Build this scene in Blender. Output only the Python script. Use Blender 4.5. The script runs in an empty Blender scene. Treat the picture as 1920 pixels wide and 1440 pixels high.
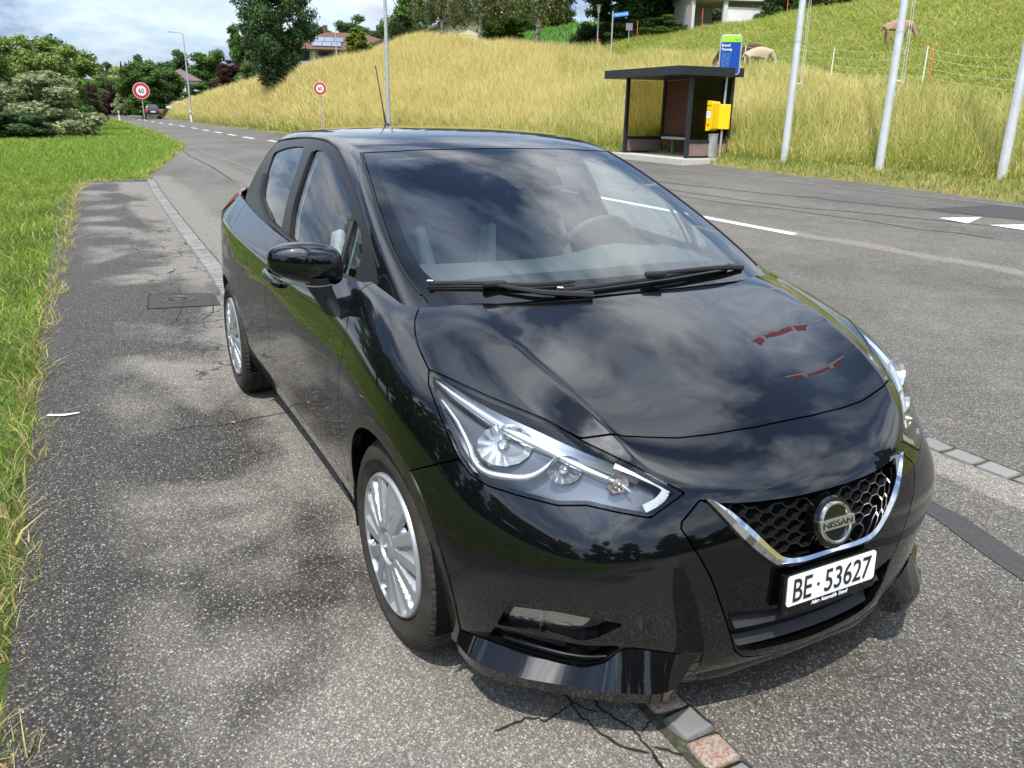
import bpy, bmesh, math, random
import numpy as np
from mathutils import Vector, Matrix
from mathutils.bvhtree import BVHTree
from math import radians, sin, cos, pi

# ---------------------------------------------------------------- camera, world, sun, exposure
scene = bpy.context.scene
COL = scene.collection
cam_d = bpy.data.cameras.new('camera')
cam = bpy.data.objects.new('camera', cam_d)
COL.objects.link(cam)
CR = np.array((0.460642, 0.887430, 0.016629)); CU = np.array((-0.287196, 0.131297, 0.948831)); CF = np.array((-0.839838, 0.441847, -0.315347))
cam.matrix_world = Matrix(((CR[0], CU[0], -CF[0], 1.99597), (CR[1], CU[1], -CF[1], -1.51580), (CR[2], CU[2], -CF[2], 1.49221), (0, 0, 0, 1)))
cam_d.sensor_width = 36; cam_d.lens = 28.6640
cam_d.clip_start = .05; cam_d.clip_end = 3000
scene.camera = cam
SUN = Vector((.36, -.36, .86)).normalized()
world = bpy.data.worlds.new('World'); scene.world = world; world.use_nodes = True
wt = world.node_tree; wt.nodes.clear()
def wn(t, **k):
    n = wt.nodes.new(t)
    for a, v in k.items(): n.inputs[a].default_value = v
    return n
w_out = wn('ShaderNodeOutputWorld'); w_sky = wn('ShaderNodeTexSky'); w_sky.sky_type = 'NISHITA'; w_sky.sun_disc = False
w_sky.sun_elevation = math.asin(SUN.z); w_sky.sun_rotation = math.atan2(SUN.x, SUN.y); w_sky.altitude = 550; w_sky.air_density = 1; w_sky.dust_density = .6; w_sky.ozone_density = 2.5
b_sky = wn('ShaderNodeBackground'); b_sky.inputs[1].default_value = .15; wt.links.new(w_sky.outputs[0], b_sky.inputs[0])
w_tc = wn('ShaderNodeTexCoord'); w_sep = wn('ShaderNodeSeparateXYZ'); wt.links.new(w_tc.outputs['Generated'], w_sep.inputs[0])
w_z = wn('ShaderNodeMath'); w_z.operation = 'MAXIMUM'; wt.links.new(w_sep.outputs[2], w_z.inputs[0]); w_z.inputs[1].default_value = 0
w_za = wn('ShaderNodeMath'); w_za.operation = 'ADD'; wt.links.new(w_z.outputs[0], w_za.inputs[0]); w_za.inputs[1].default_value = .34
w_dx = wn('ShaderNodeMath'); w_dx.operation = 'DIVIDE'; w_dy = wn('ShaderNodeMath'); w_dy.operation = 'DIVIDE'
wt.links.new(w_sep.outputs[0], w_dx.inputs[0]); wt.links.new(w_za.outputs[0], w_dx.inputs[1]); wt.links.new(w_sep.outputs[1], w_dy.inputs[0]); wt.links.new(w_za.outputs[0], w_dy.inputs[1])
w_cmb = wn('ShaderNodeCombineXYZ'); wt.links.new(w_dx.outputs[0], w_cmb.inputs[0]); wt.links.new(w_dy.outputs[0], w_cmb.inputs[1])
def wnoise(scale, detail, rough, dist, off):
    mp = wt.nodes.new('ShaderNodeMapping'); mp.inputs['Location'].default_value = off; wt.links.new(w_cmb.outputs[0], mp.inputs[0])
    n = wt.nodes.new('ShaderNodeTexNoise'); n.inputs['Scale'].default_value = scale; n.inputs['Detail'].default_value = detail
    n.inputs['Roughness'].default_value = rough; n.inputs['Distortion'].default_value = dist; wt.links.new(mp.outputs[0], n.inputs['Vector']); return n
def wramp(src, a, b, ca=(0, 0, 0, 1), cb=(1, 1, 1, 1)):
    r = wt.nodes.new('ShaderNodeValToRGB'); r.color_ramp.elements[0].position = a; r.color_ramp.elements[1].position = b
    r.color_ramp.elements[0].color = ca; r.color_ramp.elements[1].color = cb; wt.links.new(src, r.inputs[0]); return r
n1 = wnoise(1.7, 10, .55, .35, (9.1, 4.4, 0)); cover = wramp(n1.outputs['Fac'], .42, .53)
n2 = wnoise(2.4, 9, .6, .3, (8.3, 2.2, 4)); tone = wramp(n2.outputs['Fac'], .38, .62, (.30, .41, .60, 1), (.90, .93, .96, 1))
# more cloud towards the horizon
w_h = wn('ShaderNodeMapRange'); w_h.inputs[1].default_value = 0; w_h.inputs[2].default_value = .38; w_h.inputs[3].default_value = .8; w_h.inputs[4].default_value = 0
wt.links.new(w_sep.outputs[2], w_h.inputs[0])
w_mx = wn('ShaderNodeMath'); w_mx.operation = 'MAXIMUM'; wt.links.new(cover.outputs[0], w_mx.inputs[0]); wt.links.new(w_h.outputs[0], w_mx.inputs[1])
w_el = wn('ShaderNodeMapRange'); w_el.inputs[1].default_value = .12; w_el.inputs[2].default_value = .75; w_el.inputs[3].default_value = .95; w_el.inputs[4].default_value = 1.9
wt.links.new(w_sep.outputs[2], w_el.inputs[0])
w_dot = wt.nodes.new('ShaderNodeVectorMath'); w_dot.operation = 'DOT_PRODUCT'; wt.links.new(w_tc.outputs['Generated'], w_dot.inputs[0]); w_dot.inputs[1].default_value = SUN
w_pw = wn('ShaderNodeMath'); w_pw.operation = 'MAXIMUM'; wt.links.new(w_dot.outputs['Value'], w_pw.inputs[0]); w_pw.inputs[1].default_value = 0
w_p2 = wn('ShaderNodeMath'); w_p2.operation = 'POWER'; wt.links.new(w_pw.outputs[0], w_p2.inputs[0]); w_p2.inputs[1].default_value = 6
w_p3 = wn('ShaderNodeMath'); w_p3.operation = 'MULTIPLY_ADD'; wt.links.new(w_p2.outputs[0], w_p3.inputs[0]); w_p3.inputs[1].default_value = 3.5; wt.links.new(w_el.outputs[0], w_p3.inputs[2])
b_cl = wn('ShaderNodeBackground'); wt.links.new(w_p3.outputs[0], b_cl.inputs[1]); wt.links.new(tone.outputs[0], b_cl.inputs[0])
w_ms = wn('ShaderNodeMixShader'); wt.links.new(w_mx.outputs[0], w_ms.inputs[0]); wt.links.new(b_sky.outputs[0], w_ms.inputs[1]); wt.links.new(b_cl.outputs[0], w_ms.inputs[2])
wt.links.new(w_ms.outputs[0], w_out.inputs[0])
sun_d = bpy.data.lights.new('sun', 'SUN'); sun_d.energy = 4.0; sun_d.angle = radians(.6); sun_d.color = (1, .95, .86)
sun = bpy.data.objects.new('sun', sun_d); COL.objects.link(sun); sun.rotation_euler = (-SUN).to_track_quat('-Z', 'Y').to_euler(); sun.location = (20, -20, 60)
scene.view_settings.view_transform = 'Standard'; scene.view_settings.look = 'None'; scene.view_settings.gamma = 1; scene.view_settings.exposure = .35
scene.cycles.max_bounces = 8; scene.cycles.transparent_max_bounces = 24; scene.cycles.sample_clamp_indirect = 6

# ---------------------------------------------------------------- helpers
def tag(o, label=None, cat=None, group=None, kind=None):
    if label: o['label'] = label
    if cat: o['category'] = cat
    if group: o['group'] = group
    if kind: o['kind'] = kind
    return o

def mk(name, V, F, mat, parent=None, smooth=True, N=None, sharp=None):
    me = bpy.data.meshes.new(name)
    V = np.asarray(V, dtype=float)
    if isinstance(F, np.ndarray):
        nf, k = F.shape
        me.vertices.add(len(V)); me.vertices.foreach_set('co', V.ravel())
        me.loops.add(nf*k); me.loops.foreach_set('vertex_index', F.ravel().astype(np.int32))
        me.polygons.add(nf); me.polygons.foreach_set('loop_start', (np.arange(nf)*k).astype(np.int32))
        me.polygons.foreach_set('loop_total', np.full(nf, k, np.int32))
    else:
        me.from_pydata(V.tolist(), [], [list(map(int, q)) for q in F])
    me.update(calc_edges=True)
    me.polygons.foreach_set('use_smooth', [bool(smooth)]*len(me.polygons))
    for m in (mat if isinstance(mat, (list, tuple)) else [mat]): me.materials.append(m)
    if N is not None: me.normals_split_custom_set_from_vertices([tuple(n) for n in N])
    elif smooth and sharp: me.set_sharp_from_angle(angle=radians(sharp))
    me.update()
    o = bpy.data.objects.new(name, me); COL.objects.link(o)
    if parent: o.parent = parent
    return o

def empty(name, loc=(0, 0, 0), rz=0, label=None, cat=None, group=None):
    o = bpy.data.objects.new(name, None); COL.objects.link(o); o.location = loc; o.rotation_euler = (0, 0, rz)
    o.empty_display_size = .1
    return tag(o, label, cat, group)

class MB:
    """collects boxes, tubes, lathes into one mesh"""
    def __init__(s): s.V = []; s.F = []; s.M = []
    def add(s, V, F, m=0):
        b = len(s.V); s.V += [tuple(map(float, v)) for v in V]; s.F += [[a+b for a in q] for q in F]; s.M += [m]*len(F); return s
    def box(s, c, d, rz=0, m=0, top=None, R=None):
        hx, hy, hz = d[0]/2, d[1]/2, d[2]/2; tx, ty = top if top else (1, 1)
        P = [(sx*hx*(tx if sz > 0 else 1), sy*hy*(ty if sz > 0 else 1), sz*hz) for sz in (-1, 1) for sx, sy in ((-1, -1), (1, -1), (1, 1), (-1, 1))]
        if R is None: R = Matrix.Rotation(rz, 3, 'Z')
        P = [Vector(c)+R@Vector(p) for p in P]
        return s.add(P, [(3, 2, 1, 0), (4, 5, 6, 7), (0, 1, 5, 4), (1, 2, 6, 5), (2, 3, 7, 6), (3, 0, 4, 7)], m)
    def tube(s, pts, r, n=8, m=0, cap=True):
        pts = [Vector(p) for p in pts]; rr = r if isinstance(r, (list, tuple)) else [r]*len(pts)
        P = []; up = None
        for i, p in enumerate(pts):
            t = (pts[min(i+1, len(pts)-1)]-pts[max(i-1, 0)]).normalized()
            if up is None: up = t.orthogonal().normalized()
            up = (up-t*up.dot(t)).normalized(); sd = t.cross(up)
            P += [p+(up*cos(2*pi*k/n)+sd*sin(2*pi*k/n))*rr[i] for k in range(n)]
        F = [(i*n+k, i*n+(k+1) % n, (i+1)*n+(k+1) % n, (i+1)*n+k) for i in range(len(pts)-1) for k in range(n)]
        if cap: F += [tuple(range(n))[::-1], tuple((len(pts)-1)*n+k for k in range(n))]
        return s.add(P, F, m)
    def lathe(s, prof, n=32, T=None, m=0):
        T = T or Matrix.Identity(4); P = []
        for r, z in prof: P += [T@Vector((r*cos(2*pi*k/n), r*sin(2*pi*k/n), z)) for k in range(n)]
        F = [(i*n+k, i*n+(k+1) % n, (i+1)*n+(k+1) % n, (i+1)*n+k) for i in range(len(prof)-1) for k in range(n)]
        return s.add(P, F, m)
    def prism(s, poly, T, d, m=0):
        n = len(poly); P = [T@Vector((x, y, 0)) for x, y in poly]+[T@Vector((x, y, d)) for x, y in poly]
        return s.add(P, [tuple(range(n))[::-1], tuple(range(n, 2*n))]+[(i, (i+1) % n, n+(i+1) % n, n+i) for i in range(n)], m)
    def build(s, name, mat, parent=None, smooth=False, sharp=35, bevel=0):
        o = mk(name, np.array(s.V), s.F, mat, parent, smooth=smooth, sharp=sharp if smooth else None)
        if any(s.M): o.data.polygons.foreach_set('material_index', s.M)
        if bevel:
            b = o.modifiers.new('bevel', 'BEVEL'); b.width = bevel; b.segments = 2; b.limit_method = 'ANGLE'
        return o

# ---------------------------------------------------------------- materials
MT = {}
def nt_new(name):
    m = bpy.data.materials.new(name); m.use_nodes = True; t = m.node_tree
    return m, t, t.nodes['Principled BSDF'], t.nodes['Material Output']
def pm(name, col, rough=.5, metal=0, coat=0, spec=.5, noise=0, nscale=20, bump=0, bscale=60, **k):
    if name in MT: return MT[name]
    m, t, b, o = nt_new(name)
    b.inputs['Base Color'].default_value = (*col, 1); b.inputs['Roughness'].default_value = rough
    b.inputs['Metallic'].default_value = metal; b.inputs['Coat Weight'].default_value = coat; b.inputs['Coat Roughness'].default_value = .02
    b.inputs['Specular IOR Level'].default_value = spec
    tc = t.nodes.new('ShaderNodeTexCoord')
    if noise:
        n = t.nodes.new('ShaderNodeTexNoise'); n.inputs['Scale'].default_value = nscale; n.inputs['Detail'].default_value = 6
        t.links.new(tc.outputs['Object'], n.inputs['Vector'])
        r = t.nodes.new('ShaderNodeValToRGB'); r.color_ramp.elements[0].position = .3; r.color_ramp.elements[1].position = .7
        r.color_ramp.elements[0].color = (*[max(0, c*(1-noise)) for c in col], 1); r.color_ramp.elements[1].color = (*[min(1, c*(1+noise)) for c in col], 1)
        t.links.new(n.outputs['Fac'], r.inputs[0]); t.links.new(r.outputs[0], b.inputs['Base Color'])
    if bump:
        n = t.nodes.new('ShaderNodeTexNoise'); n.inputs['Scale'].default_value = bscale; n.inputs['Detail'].default_value = 4
        t.links.new(tc.outputs['Object'], n.inputs['Vector'])
        bp = t.nodes.new('ShaderNodeBump'); bp.inputs['Strength'].default_value = bump; bp.inputs['Distance'].default_value = .01
        t.links.new(n.outputs['Fac'], bp.inputs['Height']); t.links.new(bp.outputs[0], b.inputs['Normal'])
    for kk, v in k.items(): b.inputs[kk].default_value = v
    MT[name] = m; return m
def glassm(name, tint, ior=1.5, rough=0, refl=1.0):
    if name in MT: return MT[name]
    m, t, b, o = nt_new(name); t.nodes.remove(b)
    tr = t.nodes.new('ShaderNodeBsdfTransparent'); tr.inputs[0].default_value = (*tint, 1)
    gl = t.nodes.new('ShaderNodeBsdfGlossy'); gl.inputs['Roughness'].default_value = rough
    gl.inputs['Color'].default_value = (refl, refl, refl, 1)
    f0 = ((ior-1)/(ior+1))**2
    lw = t.nodes.new('ShaderNodeLayerWeight'); lw.inputs[0].default_value = .5
    pw = t.nodes.new('ShaderNodeMath'); pw.operation = 'POWER'; t.links.new(lw.outputs['Facing'], pw.inputs[0]); pw.inputs[1].default_value = 4.5
    fr = t.nodes.new('ShaderNodeMapRange'); fr.inputs[3].default_value = f0; fr.inputs[4].default_value = 1; t.links.new(pw.outputs[0], fr.inputs[0])
    mx = t.nodes.new('ShaderNodeMixShader')
    t.links.new(fr.outputs[0], mx.inputs[0]); t.links.new(tr.outputs[0], mx.inputs[1]); t.links.new(gl.outputs[0], mx.inputs[2]); t.links.new(mx.outputs[0], o.inputs[0])
    MT[name] = m; return m

def sheet_paint():
    m, t, b, o = nt_new('black_paint')
    b.inputs['Base Color'].default_value = (.0025, .0027, .0035, 1); b.inputs['Roughness'].default_value = .28
    b.inputs['Specular IOR Level'].default_value = .05
    b.inputs['Coat Weight'].default_value = 1; b.inputs['Coat Roughness'].default_value = .008; b.inputs['Coat IOR'].default_value = 1.6
    tc = t.nodes.new('ShaderNodeTexCoord')
    n = t.nodes.new('ShaderNodeTexNoise'); n.inputs['Scale'].default_value = 7; n.inputs['Detail'].default_value = 2
    bp = t.nodes.new('ShaderNodeBump'); bp.inputs['Strength'].default_value = .035; bp.inputs['Distance'].default_value = .01
    t.links.new(tc.outputs['Object'], n.inputs['Vector']); t.links.new(n.outputs['Fac'], bp.inputs['Height'])
    t.links.new(bp.outputs[0], b.inputs['Normal']); t.links.new(bp.outputs[0], b.inputs['Coat Normal'])
    # dust film on the low parts of the bodywork
    g = t.nodes.new('ShaderNodeSeparateXYZ'); t.links.new(tc.outputs['Object'], g.inputs[0])
    mr = t.nodes.new('ShaderNodeMapRange'); mr.inputs[1].default_value = .55; mr.inputs[2].default_value = .15; mr.inputs[3].default_value = 0; mr.inputs[4].default_value = .03
    t.links.new(g.outputs[2], mr.inputs[0])
    n2 = t.nodes.new('ShaderNodeTexNoise'); n2.inputs['Scale'].default_value = 30; n2.inputs['Detail'].default_value = 8
    t.links.new(tc.outputs['Object'], n2.inputs['Vector'])
    mu = t.nodes.new('ShaderNodeMath'); mu.operation = 'MULTIPLY'; t.links.new(mr.outputs[0], mu.inputs[0]); t.links.new(n2.outputs['Fac'], mu.inputs[1])
    mx = t.nodes.new('ShaderNodeMix'); mx.data_type = 'RGBA'
    mx.inputs[6].default_value = (.0025, .0027, .0035, 1); mx.inputs[7].default_value = (.06, .05, .04, 1)
    t.links.new(mu.outputs[0], mx.inputs[0])
    v = t.nodes.new('ShaderNodeTexVoronoi'); v.inputs['Scale'].default_value = 26; t.links.new(tc.outputs['Object'], v.inputs['Vector'])
    lt = t.nodes.new('ShaderNodeMath'); lt.operation = 'LESS_THAN'; lt.inputs[1].default_value = .055; t.links.new(v.outputs['Distance'], lt.inputs[0])
    sc = t.nodes.new('ShaderNodeSeparateXYZ'); t.links.new(v.outputs['Color'], sc.inputs[0])
    gt = t.nodes.new('ShaderNodeMath'); gt.operation = 'GREATER_THAN'; gt.inputs[1].default_value = .93; t.links.new(sc.outputs[0], gt.inputs[0])
    ml = t.nodes.new('ShaderNodeMath'); ml.operation = 'MULTIPLY'; t.links.new(lt.outputs[0], ml.inputs[0]); t.links.new(gt.outputs[0], ml.inputs[1])
    m2 = t.nodes.new('ShaderNodeMix'); m2.data_type = 'RGBA'; m2.inputs[7].default_value = (.035, .028, .02, 1); t.links.new(ml.outputs[0], m2.inputs[0]); t.links.new(mx.outputs[2], m2.inputs[6]); t.links.new(m2.outputs[2], b.inputs['Base Color'])
    iv = t.nodes.new('ShaderNodeMath'); iv.operation = 'SUBTRACT'; iv.inputs[0].default_value = 1; t.links.new(ml.outputs[0], iv.inputs[1]); t.links.new(iv.outputs[0], b.inputs['Coat Weight'])
    MT['paint'] = m
sheet_paint()
GLOSS = pm('gloss_black_plastic', (.002, .002, .0022), .05, spec=.4, coat=.3)
MATB = pm('matt_black_plastic', (.018, .018, .02), .55, spec=.35, bump=.1, bscale=300)
RUB = pm('rubber', (.012, .012, .012), .5, spec=.3)
CHR = pm('chrome', (.75, .76, .78), .06, 1)
DCHR = pm('smoked_chrome', (.16, .155, .14), .12, 1)
SILV = pm('silver_paint', (.40, .42, .44), .32, .55, coat=.3)
DARKV = pm('dark_void', (.004, .004, .004), .8, spec=.1)
WSG = glassm('windscreen_glass', (.84, .93, .91), 2.0, 0, .95)
SDG = glassm('side_glass', (.80, .88, .86), 1.75, 0, .95)
PRG = glassm('privacy_glass', (.10, .11, .115), 1.75, 0, .95)
LENS = glassm('lens', (.95, .96, .97), 1.40, 0, .8)
# ---------------------------------------------------------------- car surfaces: two control cages, smoothed
def boxcage(nx, ny, nz, fn, keep):
    idx = {}; V = []; F = []
    def v(i, j, k):
        if (i, j, k) not in idx:
            idx[(i, j, k)] = len(V); V.append(fn(i, j, k))
        return idx[(i, j, k)]
    for i in range(nx):
        for k in range(nz):
            for j, o in ((0, 1), (ny, 0)):
                q = [v(i, j, k), v(i+1, j, k), v(i+1, j, k+1), v(i, j, k+1)]
                if keep('s', i, j, k): F.append(q[::-1] if o else q)
    for j in range(ny):
        for k in range(nz):
            for i, o in ((0, 0), (nx, 1)):
                q = [v(i, j, k), v(i, j+1, k), v(i, j+1, k+1), v(i, j, k+1)]
                if keep('f' if i == 0 else 'r', i, j, k): F.append(q[::-1] if o else q)
    for i in range(nx):
        for j in range(ny):
            q = [v(i, j, nz), v(i, j+1, nz), v(i+1, j+1, nz), v(i+1, j, nz)]
            if keep('t', i, j, nz): F.append(q)
    used = sorted({a for q in F for a in q}); m = {a: n for n, a in enumerate(used)}
    boxcage.idx = {ijk: m[a] for ijk, a in idx.items() if a in m}
    return [V[a] for a in used], [[m[a] for a in q] for q in F]

def subdivide(V, F, lv, creases={}):
    me = bpy.data.meshes.new('cage'); me.from_pydata([tuple(map(float, p)) for p in V], [], F); me.update()
    if creases:
        at = me.attributes.new('crease_edge', 'FLOAT', 'EDGE')
        for e in me.edges:
            c = creases.get(tuple(sorted(e.vertices)))
            if c: at.data[e.index].value = c
    ob = bpy.data.objects.new('cage', me); COL.objects.link(ob)
    md = ob.modifiers.new('s', 'SUBSURF'); md.levels = lv; md.render_levels = lv
    dg = bpy.context.evaluated_depsgraph_get(); ev = ob.evaluated_get(dg); m2 = ev.to_mesh()
    n = len(m2.vertices); P = np.empty(n*3); m2.vertices.foreach_get('co', P); N = np.empty(n*3); m2.vertices.foreach_get('normal', N)
    Q = [list(p.vertices) for p in m2.polygons]
    ev.to_mesh_clear(); bpy.data.objects.remove(ob); bpy.data.meshes.remove(me)
    return P.reshape(-1, 3), N.reshape(-1, 3), Q

XS = [.50, .40, .24, .05, -.20, -.45, -.80, -1.25, -1.70, -2.10, -2.50, -2.85, -3.08]
SY = [[.665, .745, .80, .82, .815, .80, .79, .79, .79, .80, .83, .80, .66],
      [.705, .785, .845, .85, .845, .825, .815, .815, .815, .835, .86, .835, .72],
      [.730, .808, .857, .866, .86, .845, .835, .838, .842, .86, .872, .85, .745],
      [.730, .812, .860, .877, .872, .858, .85, .852, .860, .875, .880, .855, .755],
      [.694, .788, .848, .882, .885, .876, .872, .872, .873, .880, .880, .855, .745],
      [.636, .736, .814, .858, .860, .856, .856, .862, .866, .874, .874, .83, .70],
      [.60, .68, .735, .770, .785, .790, .790, .790, .786, .780, .765, .725, .61]]
SZ = [[.14, .145, .16, .19, .20, .20, .20, .20, .20, .21, .22, .25, .27],
      [.26, .26, .27, .27, .28, .28, .28, .28, .28, .29, .30, .32, .34],
      [.38, .39, .39, .40, .40, .40, .40, .40, .40, .41, .42, .44, .46],
      [.50, .52, .53, .54, .55, .55, .54, .54, .54, .55, .56, .57, .58],
      [.60, .625, .66, .70, .71, .71, .69, .69, .70, .72, .73, .73, .72],
      [.675, .72, .775, .815, .85, .86, .85, .862, .885, .905, .93, .955, .96],
      [.74, .785, .828, .877, .942, .975, .975, .985, .995, 1.02, 1.055, 1.065, 1.06]]
FR = [1, .86, .71, .49, .25, 0]
FXB = [0, .36, .60, .84, .96, 1]
XC = [.725, .795, .80, .80, .785, .755, .715]
ZC = [.12, .21, .36, .48, .58, .645, .69]
TX = [None, [.40, .46, .50, .535, .555, .565], [.24, .29, .32, .345, .36, .365], [.05, .09, .11, .13, .145, .15],
      [-.20, -.17, -.14, -.11, -.08, -.06], [-.45, -.42, -.40, -.38, -.36, -.35]]
TZ = [None, [.79, .754, .801, .785, .796, .80], [.838, .813, .872, .856, .869, .875], [.885, .876, .930, .921, .94, .947],
      [.945, .955, .975, .988, 1.0, 1.005], [.975, .99, 1.0, 1.01, 1.015, 1.015]]
RX = [0, .5, .75, .92, .98, 1]
def lower_fn(i, j, k):
    jj = min(j, 10-j); s = -1 if j < 5 else 1
    if jj == 0: return (XS[i], s*SY[k][i], SZ[k][i])
    fr = FR[jj]
    if i == 0:
        b = FXB[jj]+((0, .13, .10, .03, 0, 0)[jj] if k == 3 else (0, .06, .05, .02, 0, 0)[jj] if k == 4 else 0); z = SZ[k][0]+(ZC[k]-SZ[k][0])*b
        if k == 0: z = (.14, .128, .122, .14, .165, .17)[jj]
        return (XS[0]+(XC[k]-XS[0])*b, s*SY[k][0]*fr, z)
    if i == 12: return (XS[12]-.12*RX[jj], s*SY[k][12]*fr, SZ[k][12])
    if i > 5: return (XS[i], s*SY[6][i]*fr, SZ[6][i])
    return (TX[i][jj], s*SY[6][i]*fr, TZ[i][jj])
LV, LF = boxcage(12, 10, 6, lower_fn, lambda t, i, j, k: not (t == 't' and i >= 5))
LC = {}
def _cr(a, b, c):
    a, b = boxcage.idx.get(a), boxcage.idx.get(b)
    if a is not None and b is not None: LC[tuple(sorted((a, b)))] = c
for jr in (2, 8):
    for ii in range(0, 4): _cr((ii, jr, 6), (ii+1, jr, 6), (.85, .85, .7, .3)[ii])
for jr in (0, 10):
    for ii in range(6, 12): _cr((ii, jr, 5), (ii+1, jr, 5), .3+.05*min(ii-6, 4))

CX = [-.20, -.55, -.95, -1.40, -1.90, -2.30, -2.65, -2.98]       # belt stations
CYB = [.715, .77, .785, .79, .785, .775, .74, .62]
CZB = [.945, .952, .955, .97, .98, 1.0, 1.02, 1.0]
RXT = [-1.09, -1.22, -1.42, -1.72, -2.08, -2.42, -2.72, -2.95]
RYT = [.575, .585, .597, .598, .588, .56, .52, .47]
RZT = [1.345, 1.372, 1.392, 1.402, 1.394, 1.368, 1.33, 1.28]
CTZ = [.035, .033, .03, .028, .028, .028, .03, .03]
WFR = [1, .8, .55, .28, 0]
WXB = [0, .45, .78, .95, 1]
def cabin_fn(i, j, k):
    jj = min(j, 8-j); s = -1 if j < 4 else 1
    t = [0, .35, .70, 1][k]
    bx, by, bz = CX[i]+(RXT[i]-CX[i])*t, CYB[i]+(RYT[i]-CYB[i])*t+[0, .022, .022, 0][k], CZB[i]+(RZT[i]-CZB[i])*t
    if i == 0: bz += [0, .012, .012, 0][k]
    if jj == 0: return (bx, s*by, bz)
    fr = WFR[jj]
    if k == 3: return (bx+(.075*WXB[jj] if i == 0 else -.06*WXB[jj] if i == 7 else 0), s*by*fr, bz+CTZ[i]*WXB[jj]*(.45 if i == 0 else 1))
    if i == 0: return (bx+(.20-.125*t)*WXB[jj], s*by*fr, bz+(.035-.01*t)*WXB[jj])
    return (bx-.10*WXB[jj], s*by*fr, bz)
CV, CFc = boxcage(7, 8, 3, cabin_fn, lambda t, i, j, k: True)
LC1, LC = LC, {}
for ja in (0, 8):
    for ka in range(3): _cr((0, ja, ka), (0, ja, ka+1), .5)
    for ia in range(6): _cr((ia, ja, 3), (ia+1, ja, 3), .25)
LC2, LC = LC, LC1
# ---------------------------------------------------------------- cutting a smooth surface into panels
def poly_sd(px, py, poly, closed=True):
    """signed distance to polygon, positive inside"""
    P = np.array(poly, float); Q = np.roll(P, -1, 0)
    d = np.full(px.shape, 1e9); ins = np.zeros(px.shape, bool)
    for (ax, ay), (bx, by) in zip(P, Q):
        ex, ey = bx-ax, by-ay; L = ex*ex+ey*ey+1e-18
        t = np.clip(((px-ax)*ex+(py-ay)*ey)/L, 0, 1)
        d = np.minimum(d, np.hypot(px-ax-t*ex, py-ay-t*ey))
        c = ((ay > py) != (by > py)) & (px < (bx-ax)*(py-ay)/((by-ay) if by != ay else 1e-18)+ax)
        ins ^= c
    return np.where(ins, d, -d)

def split(M, s):
    P, N, F = M; pos = s > 0
    A = []; B = []; nP = []; nN = []; cache = {}; base = len(P)
    sl = s.tolist(); pl = pos.tolist()
    def cut(a, b):
        k = (a, b) if a < b else (b, a)
        if k not in cache:
            t = sl[k[0]]/(sl[k[0]]-sl[k[1]]); cache[k] = base+len(nP)
            nP.append(P[k[0]]+(P[k[1]]-P[k[0]])*t); n = N[k[0]]+(N[k[1]]-N[k[0]])*t; nN.append(n/np.linalg.norm(n))
        return cache[k]
    for q in F:
        c = sum(pl[a] for a in q)
        if c == len(q): A.append(q)
        elif c == 0: B.append(q)
        else:
            fa = []; fb = []; n = len(q)
            for i in range(n):
                a, b = q[i], q[(i+1) % n]
                (fa if pl[a] else fb).append(a)
                if pl[a] != pl[b]:
                    c2 = cut(a, b); fa.append(c2); fb.append(c2)
            if len(fa) > 2: A.append(fa)
            if len(fb) > 2: B.append(fb)
    if nP: P = np.vstack([P, nP]); N = np.vstack([N, nN])
    return compact(P, N, A), compact(P, N, B)

def compact(P, N, F):
    u = np.unique(np.fromiter((a for q in F for a in q), int)) if F else np.zeros(0, int)
    m = np.full(len(P), -1); m[u] = np.arange(len(u)); ml = m.tolist()
    return P[u], N[u], [[ml[a] for a in q] for q in F]

def bedges(F):
    e = {}
    for q in F:
        for a, b in zip(q, q[1:]+q[:1]):
            k = (a, b) if a < b else (b, a); e[k] = (e.get(k, (0,))[0]+1, a, b)
    return [(a, b) for c, a, b in e.values() if c == 1]

def panel(name, M, mat, parent, rim=.012, off=0., label=None, wall=None, rimmat=None):
    P, N, F = M
    if not len(F): return None
    P = P+N*off; E = bedges(F)
    V = [P]; NN = [N]; FF = list(F); b = len(P); mi = [0]*len(F)
    if rim:
        rp = []; rn = []
        for a, c in E:
            e = P[c]-P[a]; n = np.cross(e, N[a]); L = np.linalg.norm(n)
            n = n/L if L > 1e-12 else N[a]
            k = b+len(rp)
            rp += [P[a], P[c], P[c]-N[c]*rim, P[a]-N[a]*rim]; rn += [n, n, n, n]
            FF.append([k+1, k, k+3, k+2]); mi.append(1 if rimmat else 0)
        if rp: V.append(np.array(rp)); NN.append(np.array(rn))
    o = mk(name, np.vstack(V), FF, [mat, rimmat] if rimmat else mat, parent, True, N=np.vstack(NN))
    if rimmat: o.data.polygons.foreach_set('material_index', mi)
    if label: o['label'] = label
    return o

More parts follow.
